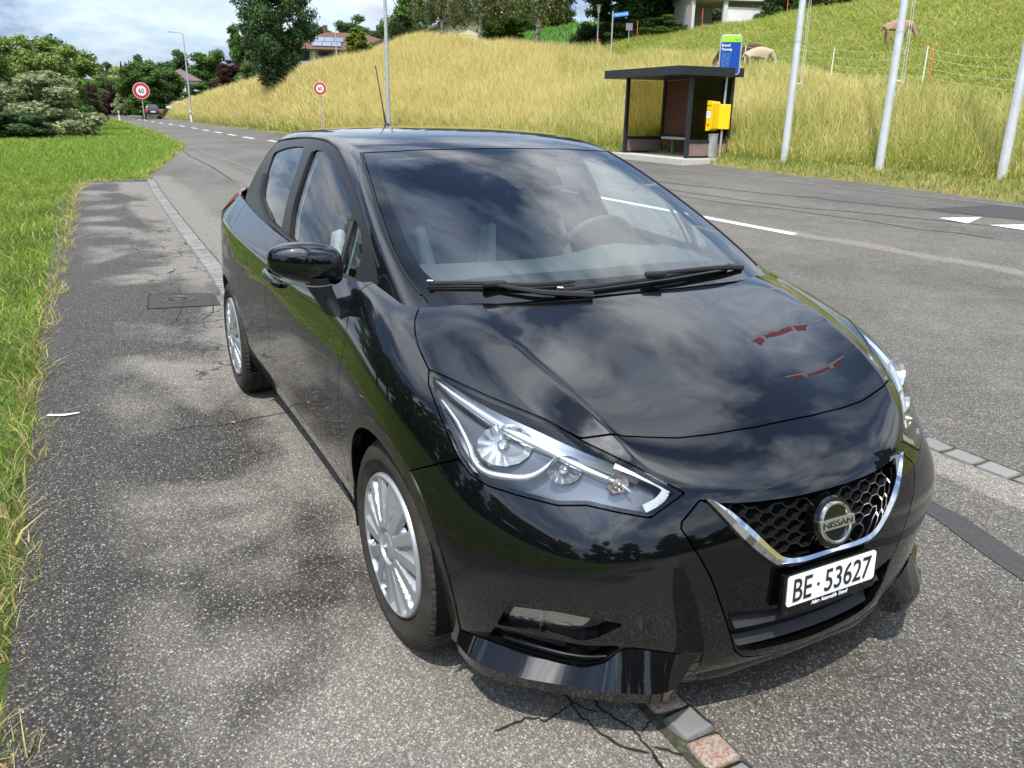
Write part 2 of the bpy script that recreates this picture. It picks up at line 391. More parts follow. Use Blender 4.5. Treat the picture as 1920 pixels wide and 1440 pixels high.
def inset(M, d): return (M[0]-M[1]*d, M[1], M[2])
def pq(P):
    x, y, z = P[:, 0], np.abs(P[:, 1]), P[:, 2]
    return .491*x-.871*y, .922*z-.387*(.871*x+.491*y)
def pq2(l):
    a = np.array(l, float); return np.stack(pq(a), 1).tolist()
def refine(l, n=4):
    """Catmull-Rom through the points of a closed outline"""
    l = [np.array(p, float) for p in l]; out = []
    for i in range(len(l)):
        a, b, c, d = l[i-1], l[i], l[(i+1) % len(l)], l[(i+2) % len(l)]
        for k in range(n):
            t = k/n; out.append(.5*((2*b)+(c-a)*t+(2*a-5*b+4*c-d)*t*t+(3*b-a-3*c+d)*t**3))
    return out
def catm(l, n=6):
    l = [np.array(p, float) for p in l]; out = []
    for i in range(len(l)-1):
        a, b, c, d = l[max(i-1, 0)], l[i], l[i+1], l[min(i+2, len(l)-1)]
        for k in range(n):
            t = k/n; out.append(.5*((2*b)+(c-a)*t+(2*a-5*b+4*c-d)*t*t+(3*b-a-3*c+d)*t**3))
    return out+[l[-1]]

G = .0021   # half of a shut line
car = empty('parked_car', (0, 0, 0), 0, 'glossy black five-door hatchback parked on the lay-by in the foreground', 'car')
LOW = subdivide(LV, LF, 4, LC1)
def orient(M):
    P, N, F = M; c = P.mean(0); s = np.sign(((P-c)*N).sum(1)).sum()
    return M if s > 0 else (P, -N, [q[::-1] for q in F])
LOW = orient(LOW); CAB = orient(subdivide(CV, CFc, 4, LC2))
def ax(M): return M[0][:, 0], np.abs(M[0][:, 1]), M[0][:, 2]
bvl = BVHTree.FromPolygons([tuple(p) for p in LOW[0]], LOW[2]); bvc = BVHTree.FromPolygons([tuple(p) for p in CAB[0]], CAB[2])
def surf(p, off=0, T=None):
    h, n, i, d = (T or bvl).find_nearest(Vector(p))
    q = (T or bvl)
    if n.dot(Vector((h.x+1.2, h.y, h.z-.7))) < 0: n = -n
    return h+n*off, n
def fronthit(y, z, off=0):
    h, n, i, d = bvl.ray_cast(Vector((2, y, z)), Vector((-1, 0, 0)))
    if n.x < 0: n = -n
    return h+n*off, n

# wheel arches
ARX, ARR = (-.022, -2.525), .342
M = LOW
for cx in ARX:
    x, y, z = ax(M); s = np.where(y > .45, ARR-np.hypot(x-cx, z-.305), -1.); s = np.where(z > .7, -1., s)
    hole, M = split(M, s)
LOWA = M
# headlights
HL = [(.097, .763, .854), (.272, .676, .823), (.407, .585, .792), (.496, .538, .762), (.593, .458, .723), (.677, .368, .67), (.668, .456, .622),
      (.63, .518, .632), (.586, .575, .642), (.544, .628, .634), (.475, .696, .644), (.418, .745, .654), (.377, .771, .67), (.334, .786, .704), (.247, .793, .775), (.142, .783, .83)]
x, y, z = ax(M); a, b = pq(M[0]); s = np.where((x > .03) & (z > .56), poly_sd(a, b, pq2(HL)), -1.)
hlM, _ = split(M, s-G); _, M = split(M, s+G)
# bonnet
HR = [(-.251, .631), (-.131, .53), (-.044, .393), (.002, .209), (.018, 0)]
HE = [(-.251, .631), (-.176, .683), (-.114, .719), (-.034, .746), (.039, .757), (.097, .763), (.272, .676), (.407, .585), (.488, .537), (.536, .45), (.575, .318), (.592, .22), (.604, .10), (.606, 0)]
hp = catm(HE[:6], 4)[:-1]+[np.array(p) for p in HE[5:]]
hpoly = [tuple(p) for p in hp]+[(.606, -.3), (.018, -.3)]+HR[::-1]
x, y, z = ax(M); s = np.where(z > .70, poly_sd(x, y, hpoly), -1.)
hoodM, _ = split(M, s-G); _, M = split(M, s+G)
panel('bonnet', hoodM, MT['paint'], car, rim=.03)
# drop the surface hidden under the windscreen
x, y, z = ax(M); s = poly_sd(x, y, [(.05, -.3)]+[(.05, 0), (.035, .209), (-.01, .393), (-.09, .53), (-.20, .632), (-.26, .655), (-.47, .72), (-.6, .78), (-.8, .78), (-.8, -.3)]); s = np.where(z > .80, s, -1.)
_, M = split(M, s)
# bumper
x, y, z = ax(M); s = poly_sd(x, z, [(.10, .573), (.70, .889), (1.2, .889), (1.2, -.1), (.0, -.1), (.0, .3)])
bumM, _ = split(M, s-G); _, M = split(M, s+G)
# grille surround, gloss panel, lower intake, fog recess, splitter
VP = [(-.3, .634), (0, .634), (.085, .634), (.2, .637), (.315, .645), (.338, .655), (.392, .614), (.397, .60), (.338, .486), (.274, .336), (.246, .262), (.215, .232), (.15, .215), (0, .21), (-.3, .21)]
x, y, z = ax(bumM); s = np.where(x > .55, poly_sd(y, z, VP), -1.)
vM, _ = split(bumM, s-G); _, bumM = split(bumM, s+G)
GO = [(-.3, .636), (0, .636), (.085, .636), (.2, .639), (.30, .645), (.236, .585), (.195, .54), (.152, .508), (.10, .499), (0, .501), (-.3, .501)]
x, y, z = ax(vM); s = poly_sd(y, z, GO); grM, vM = split(vM, s)
LI = [(-.3, .362), (0, .362), (.18, .366), (.285, .384), (.262, .31), (.235, .262), (.19, .248), (0, .238), (-.3, .238)]
x, y, z = ax(vM); s = poly_sd(y, z, LI); liM, vM = split(vM, s)
FG = [(.489, .726, .363), (.581, .641, .377), (.65, .554, .37), (.675, .512, .361), (.638, .565, .315), (.618, .591, .304), (.551, .664, .308), (.46, .74, .296)]
x, y, z = ax(bumM); a, b = pq(bumM[0]); s = np.where((z < .45) & (x > .3), poly_sd(a, b, pq2(FG)), -1.)
fgM, bumM = split(bumM, s)
# dark slot under the fog light
SL = [(.455, .742, .286), (.54, .668, .292), (.62, .590, .291), (.670, .510, .298), (.657, .527, .272), (.641, .543, .248), (.617, .569, .232), (.59, .601, .228), (.539, .655, .233), (.503, .688, .235), (.459, .725, .238), (.43, .745, .245)]
x, y, z = ax(bumM); a, b = pq(bumM[0]); s = np.where((z < .45) & (x > .3), poly_sd(a, b, pq2(SL)), -1.)
slM, bumM = split(bumM, s)
bumper = panel('front_bumper', bumM, MT['paint'], car, rim=.025)
panel('grille_surround', vM, GLOSS, car, rim=.03)
panel('air_intake', inset(liM, .05), MATB, car, rim=0)
for sm in (fgM, slM):
    for side in ((lambda M: split(M, -M[0][:, 1]))(sm)): panel('fog_recess' if sm is fgM else 'bumper_slot', inset(side, .022 if sm is fgM else .03), GLOSS, car, rim=0)
# back of the grille
panel('grille_back', inset(grM, .05), DARKV, car, rim=0)
# sides
x, y, z = ax(M)
FE = [(-.46, 1.05), (-.43, .966), (-.40, .904), (-.358, .85), (-.347, .80), (-.369, .739), (-.395, .68), (-.421, .617), (-.445, .552), (-.466, .468), (-.482, .38), (-.49, .315), (-.47, .29), (-.3, .29), (0, .3), (1.2, .3), (1.2, 1.2), (-.46, 1.2)]
fe = [tuple(p) for p in catm(FE[:12], 3)]+FE[12:]
s = poly_sd(x, z, fe); feM, _ = split(M, s-G); _, M = split(M, s+G)
GB = [(-1.47, 1.1), (-1.474, 1.02), (-1.478, .881), (-1.485, .75), (-1.515, .60), (-1.556, .50), (-1.588, .42), (-1.602, .34), (-1.60, .292)]
FD = [(-.46, 1.1)]+[tuple(p) for p in catm(FE[1:12], 3)]+[(-.50, .296), (-.54, .288)]+[(-1.58, .288)]+[tuple(p) for p in catm(GB, 3)][::-1]
x, y, z = ax(M); s = poly_sd(x, z, FD); fdM, _ = split(M, s-G); _, M = split(M, s+G)
GR = [(-2.42, 1.15), (-2.33, 1.02), (-2.275, .92), (-2.285, .82), (-2.32, .72), (-2.315, .66), (-2.27, .60), (-2.21, .525), (-2.163, .455), (-2.114, .40), (-2.05, .35), (-1.99, .31), (-1.95, .288)]
RD = [tuple(p) for p in catm(GB, 3)]+[(-1.62, .288)]+[tuple(p) for p in catm(GR, 3)][::-1]
x, y, z = ax(M); s = poly_sd(x, z, RD); rdM, _ = split(M, s-G); _, M = split(M, s+G)
# tail light
x, y, z = ax(M); s = poly_sd(x, z, [(-2.62, 1.03), (-2.80, 1.08), (-3.4, 1.2), (-3.4, .92), (-2.98, .90), (-2.76, .955)]); tlM, _ = split(M, s-G); _, M = split(M, s+G)
def lr(M):
    s = -M[0][:, 1]; return split(M, s)
for nm, mm in (('front_wing', feM), ('front_door', fdM), ('rear_door', rdM)):
    for side in lr(mm): panel(nm, side, MT['paint'], car, rim=.025)
panel('body_shell', M, MT['paint'], car, rim=.02)
for side in lr(tlM): panel('tail_light', side, pm('red_lens', (.35, .01, .015), .12, coat=1), car, rim=.02, off=.004)

# upper body
C = CAB
WS = [(-.3, 1.358), (0, 1.358), (.041, 1.358), (.329, 1.353), (.548, 1.341), (.575, 1.293), (.616, 1.202), (.648, 1.106), (.66, 1.062), (.664, 1.026), (.66, 1.0), (.652, .975), (.645, .90), (-.3, .90)]
x, y, z = ax(C); s = np.where(x > -1.16, poly_sd(y, z, WS), -1.)
wsM, _ = split(C, s-.0015); _, C = split(C, s+.0015)
FI = [(-.3, 1.333), (0, 1.333), (.213, 1.334), (.40, 1.330), (.505, 1.322), (.530, 1.310), (.553, 1.271), (.590, 1.173), (.612, 1.084), (.615, 1.034), (.603, 1.012), (.56, 1.003), (.46, 1.007), (.34, 1.009), (.2, 1.012), (0, 1.014), (-.3, 1.014)]
x, y, z = ax(wsM); s = poly_sd(y, z, FI)
sens = poly_sd(wsM[0][:, 1], z, [(-.207, 1.36), (-.198, 1.302), (-.126, 1.297), (-.116, 1.243), (.083, 1.242), (.138, 1.297), (.191, 1.297), (.223, 1.36)])
s = np.minimum(s, -sens)
wsC, wsF = split(wsM, s)
panel('windscreen', wsC, WSG, car, rim=0)
panel('windscreen_border', wsF, GLOSS, car, rim=.006)
# doors' window frames: everything below the roof ditch line
DL = [(-2.62, .80), (-2.62, 1.10), (-2.52, 1.20), (-2.38, 1.315), (-2.20, 1.345), (-1.955, 1.360), (-1.669, 1.377), (-1.512, 1.379), (-1.40, 1.374), (-1.295, 1.360), (-1.155, 1.327), (-.922, 1.247), (-.735, 1.171), (-.604, 1.110), (-.50, 1.053), (-.42, 1.000), (-.40, .965), (-.42, .80)]
dl = DL[:1]+[tuple(p) for p in catm(DL[1:], 3)]
x, y, z = ax(C); s = np.where(y > .5, poly_sd(x, z, dl), -1.); s = np.where(x < -2.8, -1., s)
frM, _ = split(C, s-G); _, C = split(C, s+G)
panel('roof', C, MT['paint'], car, rim=.012)
FG1 = [(-1.343, .80), (-1.343, 1.0), (-1.397, 1.09), (-1.422, 1.20), (-1.465, 1.325), (-1.45, 1.336), (-1.39, 1.337), (-1.326, 1.329), (-1.137, 1.29), (-.977, 1.243), (-.812, 1.176), (-.79, 1.165), (-.735, 1.058), (-.705, .96), (-.69, .80)]
FG2 = [(-.68, .80), (-.69, .965), (-.705, 1.045), (-.745, 1.135), (-.735, 1.14), (-.66, 1.11), (-.605, 1.078), (-.57, 1.03), (-.545, .80)]
RG = [(-1.50, .80), (-1.52, 1.0), (-1.545, 1.123), (-1.568, 1.235), (-1.622, 1.335), (-1.65, 1.34), (-1.80, 1.335), (-2.0, 1.318), (-2.20, 1.292), (-2.215, 1.275), (-2.16, 1.21), (-2.10, 1.14), (-2.03, 1.10), (-1.93, 1.073), (-1.80, 1.05), (-1.70, 1.028), (-1.66, .98), (-1.64, .80)]
gl = []
for pl in (FG1, FG2, RG):
    x, y, z = ax(frM); s = poly_sd(x, z, pl); g, frM = split(frM, s); gl.append(g)
PIL = pm('pillar_film', (.012, .012, .013), .35, spec=.4)
for side in lr(frM): panel('window_frame', side, PIL, car, rim=.008)
for g, m in zip(gl, (SDG, SDG, PRG)):
    for side in lr(g): panel('side_window', inset(side, .006), m, car, rim=0)
# pale inner linings of roof and pillars
LIN = pm('headlining', (.30, .31, .31), .9, spec=.1)
P, N, F = C; mk('headlining', P-N*.035, [q[::-1] for q in F], LIN, car)
for side in lr(frM): P, N, F = side; mk('pillar_trim', P-N*.03, [q[::-1] for q in F], pm('pillar_trim', (.22, .23, .235), .8), car)
# ---------------------------------------------------------------- car details
def mirv(V): return [(v[0], -v[1], v[2]) for v in V]
def both(name, mb, mat, parent=car, parents=None, **k):
    out = []
    for i, s in enumerate((1, -1)):
        m2 = MB(); m2.V = mb.V if s == 1 else mirv(mb.V); m2.F = mb.F if s == 1 else [q[::-1] for q in mb.F]; m2.M = list(mb.M)
        out.append(m2.build(name, mat, parents[i] if parents else parent, **k))
    return out
def frame(X, Y, Z, o): return Matrix(((X[0], Y[0], Z[0], o[0]), (X[1], Y[1], Z[1], o[1]), (X[2], Y[2], Z[2], o[2]), (0, 0, 0, 1)))
def text(name, s, mat, parent, T, w, h, d=.001, off=.0, shear=0, cx=True):
    """lettering fitted into a w x h box, centred on T, facing T's z"""
    cu = bpy.data.curves.new('t', 'FONT'); cu.body = s; cu.extrude = .01; cu.offset = off; cu.shear = shear; cu.resolution_u = 4
    ob = bpy.data.objects.new('t', cu); COL.objects.link(ob)
    dg = bpy.context.evaluated_depsgraph_get(); me = bpy.data.meshes.new_from_object(ob.evaluated_get(dg))
    bpy.data.objects.remove(ob); bpy.data.curves.remove(cu)
    n = len(me.vertices); P = np.empty(n*3); me.vertices.foreach_get('co', P); P = P.reshape(-1, 3)
    a, b = P.min(0), P.max(0); c = (a+b)/2
    P = (P-c)/np.maximum(b-a, 1e-6)*np.array([w, h, d])+np.array([0, 0, d/2])
    R = np.array(T)[:3, :3]; o = np.array(T)[:3, 3]
    P = P@R.T+o; me.vertices.foreach_set('co', P.ravel()); me.update(); me.materials.append(mat); me.name = name
    o2 = bpy.data.objects.new(name, me); COL.objects.link(o2); o2.parent = parent; return o2
def rrect(w, h, r, n=5):
    out = []
    for cx, cy, a0 in ((w/2-r, h/2-r, 0), (-w/2+r, h/2-r, 90), (-w/2+r, -h/2+r, 180), (w/2-r, -h/2+r, 270)):
        out += [(cx+r*cos(radians(a0+90*k/n)), cy+r*sin(radians(a0+90*k/n))) for k in range(n+1)]
    return out
def walls(M, d0, d1):
    P, N, F = M; V = []; Q = []
    for a, b in bedges(F):
        k = len(V); V += [P[a]-N[a]*d0, P[b]-N[b]*d0, P[b]-N[b]*d1, P[a]-N[a]*d1]; Q.append((k, k+1, k+2, k+3))
    return V, Q

# wheel arch edges, brown tint painted in for the ground's reflection
ARCHP = pm('arch_reflection_paint', (.018, .0155, .013), .3, coat=.5, noise=.5, nscale=40)
for cx in ARX:
    x, y, z = ax(LOWA); s = np.where((y > .45) & (z < .75), .378-np.hypot(x-cx, z-.305), -1.)
    ring, _ = split(LOWA, s)
    for side in lr(ring): panel('wheel_arch_trim', side, ARCHP, car, rim=.03, off=.0035)
# liners, underbody
for cx in ARX:
    m = MB(); V = []; n = 28
    for k in range(n+1):
        a = radians(-18+216*k/n)
        for r, yy in ((.352, -.845), (.355, -.58), (.02, -.575)): V.append((cx+r*cos(a), yy, .305+r*sin(a)))
    m.add(V, [(k*3+j, k*3+j+1, k*3+j+4, k*3+j+3) for k in range(n) for j in range(2)])
    both('wheel_arch_liner', m, DARKV)
m = MB()
for xa, xb, yy in ((-.36, .33, .56), (-2.17, -.36, .74), (-2.88, -2.17, .56), (-3.1, -2.88, .60), (.33, .60, .60)): m.box(((xa+xb)/2, 0, .23), (xb-xa-.002, 2*yy, .09))
m.build('underbody', DARKV, car)

# tyres and covers
def tyre_mesh():
    prof = [(.190, -.03), (.205, -.02), (.211, -.012), (.216, -.002), (.225, .004), (.250, .010), (.252, .012), (.262, .0125), (.275, .010), (.288, .003), (.297, -.004), (.303, -.012), (.3075, -.020),
            (.3095, -.030), (.310, -.044), (.310, -.048), (.310, -.054), (.310, -.058), (.310, -.074), (.310, -.090), (.310, -.094), (.310, -.100), (.310, -.104), (.310, -.130), (.3075, -.150), (.298, -.168), (.27, -.178), (.21, -.17)]
    n = 432; a = np.arange(n)*2*pi/n; V = np.zeros((len(prof), n, 3))
    for i, (r, o) in enumerate(prof):
        rr = np.full(n, r)
        if 10 <= i <= 24:
            ph = (a*78/(2*pi)+o*26) % 1
            g = np.where(ph < .24, 1., 0)
            dep = .0075 if i > 12 else .005
            rr = rr-dep*g*(1 if i not in (15, 16, 20, 21) else 1)
        if i in (15, 16, 20, 21): rr = rr*0+r-.008
        if i in (5, 6): rr = rr+0
        V[i, :, 0] = rr*np.cos(a); V[i, :, 1] = -o; V[i, :, 2] = rr*np.sin(a)
    i, k = np.meshgrid(np.arange(len(prof)-1), np.arange(n), indexing='ij'); k2 = (k+1) % n
    F = np.stack([i*n+k, i*n+k2, (i+1)*n+k2, (i+1)*n+k], -1).reshape(-1, 4)
    return V.reshape(-1, 3), F
def sst(a, b, x): t = np.clip((x-a)/(b-a), 0, 1); return t*t*(3-2*t)
def cover_mesh():
    nr, n = 70, 14*26
    r = np.concatenate([np.linspace(0, .2, nr), [.2035, .2045]])*1.04; a = np.arange(n)*2*pi/n
    R, A = np.meshgrid(r, a, indexing='ij')
    R = R/1.04
    z = .018-.012*(R/.2)**2+.004*np.exp(-((R-.196)/.004)**2)
    z = z-.014*sst(.052, .046, R)*sst(.0, .01, R)+.011*sst(.040, .037, R)
    ph = ((A*14/(2*pi)) % 1-.5)
    sw = (ph+.10*(R-.06)/.14)     # slight twist
    half = .10+.16*sst(.06, .19, R)
    m = sst(half+.05, half-.03, np.abs(sw))*sst(.062, .085, R)*sst(.195, .182, R)
    z = z-.013*m
    odd = ((A*14/(2*pi)).astype(int) % 2 == 0)
    deep = m*sst(.105, .125, R)*np.where(odd, 1, .0)*sst(.20, .12, np.abs(sw)*1.0)
    z = z-.022*deep
    z[-2] -= .006; z[-1] -= .02
    R = R*1.04
    V = np.stack([R*np.cos(A), -z, R*np.sin(A)], -1)
    i, k = np.meshgrid(np.arange(len(r)-1), np.arange(n), indexing='ij'); k2 = (k+1) % n
    F = np.stack([i*n+k, i*n+k2, (i+1)*n+k2, (i+1)*n+k], -1).reshape(-1, 4)
    dk = (deep[i, k] > .5).reshape(-1)
    return V.reshape(-1, 3), F, dk
TYR = pm('tyre_rubber', (.035, .031, .027), .75, spec=.25, noise=.35, nscale=12, bump=.15, bscale=90)
tv, tf = tyre_mesh(); cv, cf, cdk = cover_mesh()
tm = None
for wx, wy in ((0, .847), (-2.525, .855)):
    for s in (-1, 1):
        if tm is None:
            w = mk('wheel', tv, tf, TYR, car, True, sharp=40); c = mk('wheel_cover', cv, cf[:, ::-1], [SILV, DARKV], w, True, sharp=50)
            c.data.polygons.foreach_set('material_index', cdk.astype(np.int32)); tm = w.data; cm = c.data
        else:
            w = bpy.data.objects.new('wheel', tm); COL.objects.link(w); w.parent = car
            c = bpy.data.objects.new('wheel_cover', cm); COL.objects.link(c); c.parent = w
        w.location = (wx, s*wy, .308); w.rotation_euler = (0, .3*(wx+1), 0 if s < 0 else pi)
        if s < 0 and wx == 0: w.rotation_euler[2] = radians(1.5)

# headlights
BEZ = pm('lamp_bezel', (.15, .16, .175), .24, .6, spec=.4)
BRT = pm('lamp_chrome', (.86, .88, .90), .16, .85)
GUIDE = pm('light_guide', (.34, .37, .40), .3, .4, coat=.6, bump=.2, bscale=400)
hls = []
for sgn, half in zip((-1, 1), lr(hlM)):
    P, N, F = half; V, Q = walls(half, 0, .05)
    b = len(P); IV = list(P-N*.05)+V
    hb = mk('headlight', IV, F+[[b+i for i in q] for q in Q], BEZ, car, False); hls.append(hb)
    panel('lens', inset(half, -.003), LENS, hb, rim=0)
    def sp(p, d=.02):
        h, n = surf((p[0], sgn*abs(p[1]), p[2])); return h-n*d, n
    for nm, pts, rr in (('upper_light_guide', [(.124, -.761, .847), (.213, -.74, .826), (.30, -.71, .803), (.37, -.68, .783), (.448, -.63, .757), (.531, -.571, .720), (.597, -.505, .694), (.625, -.48, .675)], [.003, .009, .012, .013, .011, .009, .006, .003]),
                        ('lower_light_guide', [(.196, -.776, .814), (.276, -.772, .779), (.33, -.768, .738), (.365, -.765, .700), (.40, -.748, .682), (.442, -.712, .680), (.475, -.676, .686), (.49, -.645, .704), (.495, -.602, .735)], [.003, .0055, .0065, .0075, .009, .010, .009, .007, .004])):
        q = catm(pts, 5); rq = np.interp(np.linspace(0, 1, len(q)), np.linspace(0, 1, len(rr)), rr)
        MB().tube([sp(p, .018)[0] for p in q], list(map(float, rq)), 8).build(nm, BRT, hb, smooth=True, sharp=80)
    # main reflector bowl
    def bowl(p, rad, dep, d, n=28, ex=1.0):
        c, nn = sp(p, d); axv = (nn*.6+Vector((1, 0, .05))*.7).normalized()
        X = axv.orthogonal().normalized(); X = (Vector((0, 0, 1))-axv*axv.z).normalized(); Y = axv.cross(X)
        m = MB(); V = []; rings = 7
        for i in range(rings+1):
            t = i/rings; r = rad*math.sqrt(max(t, .02))
            for k in range(n):
                a = 2*pi*k/n; j = 1+.03*((k % 2)-.5)
                V.append(c-axv*dep*(1-t)+(X*cos(a)+Y*sin(a)*ex)*r*j)
        m.add(V, [(i*n+k, i*n+(k+1) % n, (i+1)*n+(k+1) % n, (i+1)*n+k) for i in range(rings) for k in range(n)])
        m.lathe([(0.001, 0), (.009, 0), (.012, .02), (.004, .034), (.0005, .036)], 12, frame(X, Y, axv, c-axv*dep*.95))
        return m
    bowl((.402, -.696, .745), .050, .050, .012, n=26, ex=1.35).build('reflector', BRT, hb)
    bowl((.522, -.600, .710), .034, .035, .014, ex=1.25).build('reflector', pm('dark_reflector', (.55, .57, .60), .2, .85), hb)
    bowl((.602, -.503, .691), .024, .02, .012, n=7, ex=1.2).build('turn_signal', pm('amber_reflector', (.42, .38, .36), .3, .7), hb)
    # satin brow over the reflectors and dark seal round the lens
    ra = catm([(.118, -.756, .851), (.20, -.728, .835), (.30, -.685, .810), (.40, -.622, .782), (.50, -.552, .747), (.585, -.478, .716), (.62, -.45, .702)], 5)
    rb = catm([(.128, -.757, .848), (.213, -.733, .828), (.313, -.696, .801), (.42, -.635, .769), (.52, -.562, .732), (.595, -.49, .703), (.622, -.462, .692)], 5)
    VV = []
    for pa, pb in zip(ra, rb): VV += [sp(pa, .010)[0], sp(pb, .024)[0]]
    MB().add(VV, [(2*j, 2*j+2, 2*j+3, 2*j+1) for j in range(len(ra)-1)]).build('lamp_brow', pm('satin_silver', (.26, .28, .31), .25, .9), hb, smooth=True)
    a, b2_ = pq(half[0]); ss = poly_sd(a, b2_, pq2(HL)); seal_m, _ = split(half, .011-ss); panel('lamp_seal', inset(seal_m, .002), GLOSS, hb, rim=0)
    q = catm([(.575, -.495, .729), (.62, -.443, .706), (.652, -.405, .682), (.663, -.425, .660), (.655, -.463, .641)], 5)
    mm = MB()
    for p0, p1 in zip(q[:-1], q[1:]):
        a, n1 = sp(p0, .006); b2, n2 = sp(p1, .006); t = (b2-a).normalized(); sd = t.cross(n1).normalized()*.0095
        mm.add([a-sd, b2-sd, b2+sd, a+sd, a-sd-n1*.008, b2-sd-n1*.008, b2+sd-n1*.008, a+sd-n1*.008], [(0, 1, 2, 3), (0, 4, 5, 1), (3, 2, 6, 7)])
    mm.build('position_light', GUIDE, hb)

# chrome V, grille mesh, emblem
Oc = catm([(.331, .655), (.26, .565), (.188, .502), (.151, .483), (.10, .477), (0, .483)], 5)
Ic = catm([(.300, .648), (.234, .589), (.191, .545), (.152, .513), (.10, .502), (0, .504)], 5)
sec = []
for i in list(range(len(Oc)))+list(range(len(Oc)-2, -1, -1)): sec.append(i)
V = []; n = len(sec)
for j, i in enumerate(sec):
    s = -1 if j < len(Oc) else 1
    oy, oz = Oc[i]; iy, iz = Ic[i]
    if i < 2: iy, iz = (Oc[i]*.35*(1-i/2)+Ic[i]*(1-.35*(1-i/2)))
    for t, off in ((0, .001), (.10, .013), (.55, .020), (.92, .015), (1.0, -.035)):
        yy, zz = oy+(iy-oy)*t, oz+(iz-oz)*t
        h, _ = fronthit(s*yy, min(zz, .655), off); V.append(h if zz <= .655 else Vector((h.x, h.y, zz)))
MB().add(V, [(j*5+k, j*5+k+1, (j+1)*5+k+1, (j+1)*5+k) for j in range(n-1) for k in range(4)]).build('chrome_trim', CHR, car, smooth=True, sharp=30)
m = MB(); cw, ch = .074, .0148
go = [(y_, z_) for y_, z_ in GO]
segs = []
for r in range(-1, 13):
    for c_ in range(-6, 7):
        x0 = c_*cw+(cw/2 if r % 2 else 0); z0 = .495+r*ch
        A, B, C3 = (x0-cw*.34, z0), (x0+cw*.20, z0+.002), (x0+cw*.34, z0)
        segs += [((x0-cw*.5, z0), (x0-cw*.2, z0)), ((x0-cw*.2, z0), (x0, z0+ch)), ((x0-cw*.2, z0), (x0, z0-ch))]
for (a0, a1), (b0, b1) in segs:
    pp = np.array([abs(a0), abs(b0), abs(a0+b0)/2]); qq_ = np.array([a1, b1, (a1+b1)/2])
    if (poly_sd(pp, qq_, go) > -.004).all():
        h1, _ = fronthit(a0, a1, -.014); h2, _ = fronthit(b0, b1, -.014)
        m.tube([h1, h2], .0021, 4, cap=False)
        m.add([h1, h2, h2-Vector((.016, 0, .002)), h1-Vector((.016, 0, .002))], [(0, 1, 2, 3)])
m.build('grille_mesh', pm('grille_black', (.008, .008, .009), .32, spec=.4), car)
ec = Vector((.796, 0, .568)); ez = Vector((.955, 0, .297)).normalized(); ey = Vector((-.297, 0, .955)).normalized(); exx = Vector((0, 1, 0))
TE = frame(exx, ey, ez, ec)
emb = MB().lathe([(0, -.03), (.0645, -.03), (.0645, -.002), (.061, .004), (.050, .0055), (.0001, .0055)], 64, TE).build('emblem', GLOSS, car, smooth=True, sharp=30)
MB().lathe([(.0425, .004), (.0435, .0095), (.047, .0115), (.0515, .0100), (.0535, .004)], 64, TE).build('emblem_ring', pm('grey_chrome', (.55, .54, .50), .16, 1), emb, smooth=True)
MB().prism(rrect(.116, .026, .003), TE@Matrix.Translation((0, 0, .004)), .009).build('emblem_bar', pm('emblem_bar_metal', (.62, .61, .57), .28, 1), emb, bevel=.001)
text('emblem_lettering', 'NISSAN', pm('dark_letter', (.012, .012, .012), .3), emb, TE@Matrix.Translation((0, 0, .0131)), .098, .0155, .0012, off=.012)

# number plate
pc, _ = fronthit(0, .425, .0); px_ = pc.x+.012
TP = frame((0, 1, 0), (-.05, 0, .99875), (.99875, 0, .05), (px_, 0, .425))
fr = MB().prism(rrect(.318, .108, .008), TP@Matrix.Translation((0, -.010, -.008)), .016).build('plate_holder', GLOSS, car, bevel=.002)
pl = MB().prism(rrect(.300, .080, .009), TP@Matrix.Translation((0, 0, .0085)), .0022).build('number_plate', pm('plate_white', (.82, .83, .82), .35, coat=.3, noise=.05, nscale=60), car)
PT = TP@Matrix.Translation((0, 0, .0110)); INK = pm('plate_ink', (.02, .02, .022), .4)
for s_, cx_, w_ in (('BE', -.101, .060), ('53627', .053, .160)): text('plate_lettering', s_, INK, pl, PT@Matrix.Translation((cx_, 0, 0)), w_, .060, .0012, off=.004)
MB().lathe([(0, .0), (.0042, 0), (.0042, .0012), (0, .0012)], 16, PT@Matrix.Translation((-.049, -.002, 0))).build('plate_dot', INK, pl)
text('dealer_lettering', 'Adam  Automobile  Eriswil', pm('white_print', (.75, .75, .78), .4), fr, TP@Matrix.Translation((-.002, -.0505, .0085)), .125, .0105, .0008, shear=.35, off=.01)

# fog lights
for sgn, half in zip((-1, 1), lr(fgM)):
    P, N, F = half; V, Q = walls(half, 0, .022)
    rc_ = mk('fog_light_surround', V, Q, GLOSS, car, False)
FL = [(.500, .716, .354), (.582, .641, .366), (.632, .578, .354), (.620, .594, .331), (.602, .614, .324), (.545, .668, .318), (.482, .727, .315)]
a, b = pq(LOW[0]); s = np.where((LOW[0][:, 2] < .45) & (LOW[0][:, 0] > .3), poly_sd(a, b, pq2(FL)), -1.)
flM, _ = split(LOW, s)
for sgn, half in zip((-1, 1), lr(flM)):
    o = panel('fog_light', inset(half, .012), LENS, car, rim=0)
    P, N, F = half
    cc = surf((.545, sgn*.672, .343), -.03)[0]
    mk('fog_reflector', P-N*.021+(np.random.RandomState(3).rand(*P.shape)-.5)*.0008, F, pm('fog_chrome', (.42, .42, .40), .12, .9), o, False)
    MB().lathe([(.026, .012), (.022, .0), (.012, -.012), (.002, -.016)], 24, frame((0, 0, 1), (sgn*-.8, -.6, 0), (.6, sgn*.8*1, 0), cc+Vector((.012, 0, 0)))).build('fog_bulb_bowl', BRT, o, smooth=True)
